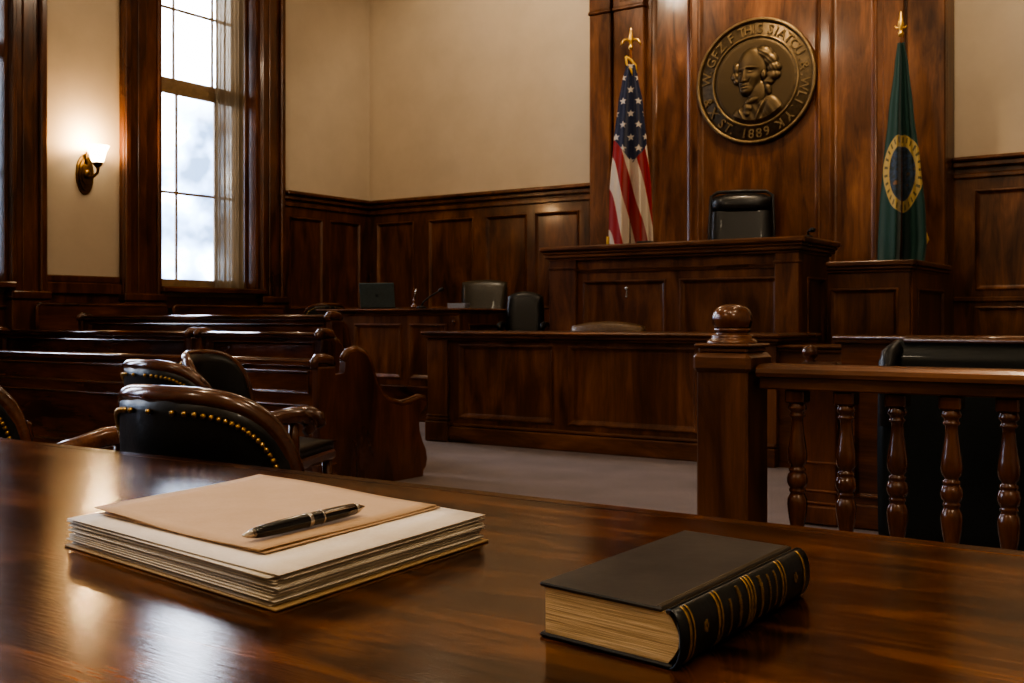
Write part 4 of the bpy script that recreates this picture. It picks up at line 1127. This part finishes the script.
f1 = flag('flag', 'furled stars and stripes flag on a pole left of the judge chair', (-5.50, 10.15, .951), .48, 4.10,
     [(3.70, -.045, .045), (3.55, -.085, .075), (3.30, -.13, .125), (2.90, -.18, .165), (2.40, -.225, .215), (1.80, -.235, .235), (1.45, -.235, .235)], USF, '', 2.2, (.80, 1.0), True)
m = MB().tube([(-.05, -.02, 2.84-.0), (.0, -.04, 2.80), (.05, -.03, 2.74), (.055, -.03, 2.66)], .013, 8).tube([(-.05, -.02, 2.84), (-.045, -.035, 2.76), (.0, -.045, 2.70), (.03, -.045, 2.62)], .013, 8)
m.build('gold_cord', GOLDCL, f1)
f2 = flag('flag', 'furled dark green flag with gold ring emblem on a pole at right', (-2.72, 10.12, .951), .28, 3.82,
     [(3.52, -.03, .03), (3.30, -.055, .065), (2.90, -.105, .105), (2.40, -.155, .165), (2.00, -.185, .205), (1.70, -.20, .215), (1.30, -.205, .17), (1.10, -.205, .16)], GRF, '', 1.7, None, False, .8)
m = MB().tube([(.205, -.06, 1.80-.951), (.225, -.07, 1.74-.951), (.20, -.075, 1.69-.951), (.165, -.08, 1.60-.951)], .014, 8); m.build('gold_fringe', GOLDCL, f2)

# ------------------------------------------------------------------ lights
def point(loc, e, col, r=.12):
    l = bpy.data.lights.new('ceiling_and_fill_lamp', 'POINT'); l.energy = e; l.color = col; l.shadow_soft_size = r
    o = bpy.data.objects.new('ceiling_and_fill_lamp', l); COL.objects.link(o); o.location = loc; return o
WARM = (1, .82, .60)
for x, y in ((-6.6, 8.0), (-2.2, 7.6), (-5.8, 4.4), (-1.2, 4.2), (-3.4, 1.0), (.8, 1.2)): point((x, y, 5.4), 62, WARM, .14)
for x, y, e in ((1.6, -1.6, 95), (-3.2, -2.2, 60)): point((x, y, 4.6), e, (1, .86, .66), .2)  # unseen fill lights added behind the camera to brighten the near faces
def spot(loc, tgt, e, col, ang, blend=.6, r=.1):
    l = bpy.data.lights.new('ceiling_spot', 'SPOT'); l.energy = e; l.color = col; l.spot_size = ang; l.spot_blend = blend; l.shadow_soft_size = r
    o = bpy.data.objects.new('ceiling_spot', l); COL.objects.link(o); o.location = loc
    o.rotation_euler = (Vector(tgt)-Vector(loc)).to_track_quat('-Z', 'Y').to_euler(); return o
spot((-4.0, 9.3, 6.1), (-4.2, 10.7, 3.4), 330, (1, .78, .52), 1.3)
spot((-6.8, 8.6, 6.1), (-7.8, 11, 3.6), 150, (1, .84, .64), 1.6)
spot((-1.0, 8.8, 6.1), (-1.6, 11, 3.6), 130, (1, .84, .64), 1.5)
spot((-.6, -.6, 6.0), (-.8, 1.0, .76), 170, (1, .82, .62), 1.0)
# sky and foliage outside
w = bpy.data.worlds.new('outdoors'); SC.world = w; w.use_nodes = True; nt = w.node_tree; nt.nodes.clear()
out = nt.nodes.new('ShaderNodeOutputWorld'); bg = nt.nodes.new('ShaderNodeBackground'); nt.links.new(bg.outputs[0], out.inputs[0])
tc = N(nt, 'ShaderNodeTexCoord'); sp = N(nt, 'ShaderNodeSeparateXYZ'); nt.links.new(tc.outputs['Generated'], sp.inputs[0])
n1 = N(nt, 'ShaderNodeTexNoise', Scale=26.0, Detail=3.0, Roughness=.5); nt.links.new(tc.outputs['Generated'], n1.inputs['Vector'])
fol = ramp(nt, n1.outputs['Fac'], [(.34, (.07, .10, .15)), (.50, (.24, .33, .48)), (.62, (.80, .88, 1.0))])
up = ramp(nt, sp.outputs[2], [(.17, (0,)*3), (.24, (1,)*3)])
nt.links.new(mixc(nt, up, fol, (.96, .99, 1.06)), bg.inputs[0]); bg.inputs[1].default_value = 13.0

# ------------------------------------------------------------------ camera
cam = bpy.data.cameras.new('camera'); co = bpy.data.objects.new('camera', cam); COL.objects.link(co); SC.camera = co
co.location = (0, 0, 1.02); yaw = math.atan((1266-512)/1090)
co.rotation_euler = (PI/2, 0, yaw); cam.sensor_width = 36; cam.lens = 36*1090/1024
cam.shift_y = -21.5/1024; cam.clip_start = .05
cam.dof.use_dof = True; cam.dof.focus_distance = 1.35; cam.dof.aperture_fstop = 38.3/1000/.0016
SC.view_settings.view_transform = 'AgX'; SC.view_settings.look = 'AgX - High Contrast'; SC.view_settings.exposure = .22
SC.cycles.use_denoising = True; SC.cycles.max_bounces = 8; SC.cycles.sample_clamp_indirect = 6.0
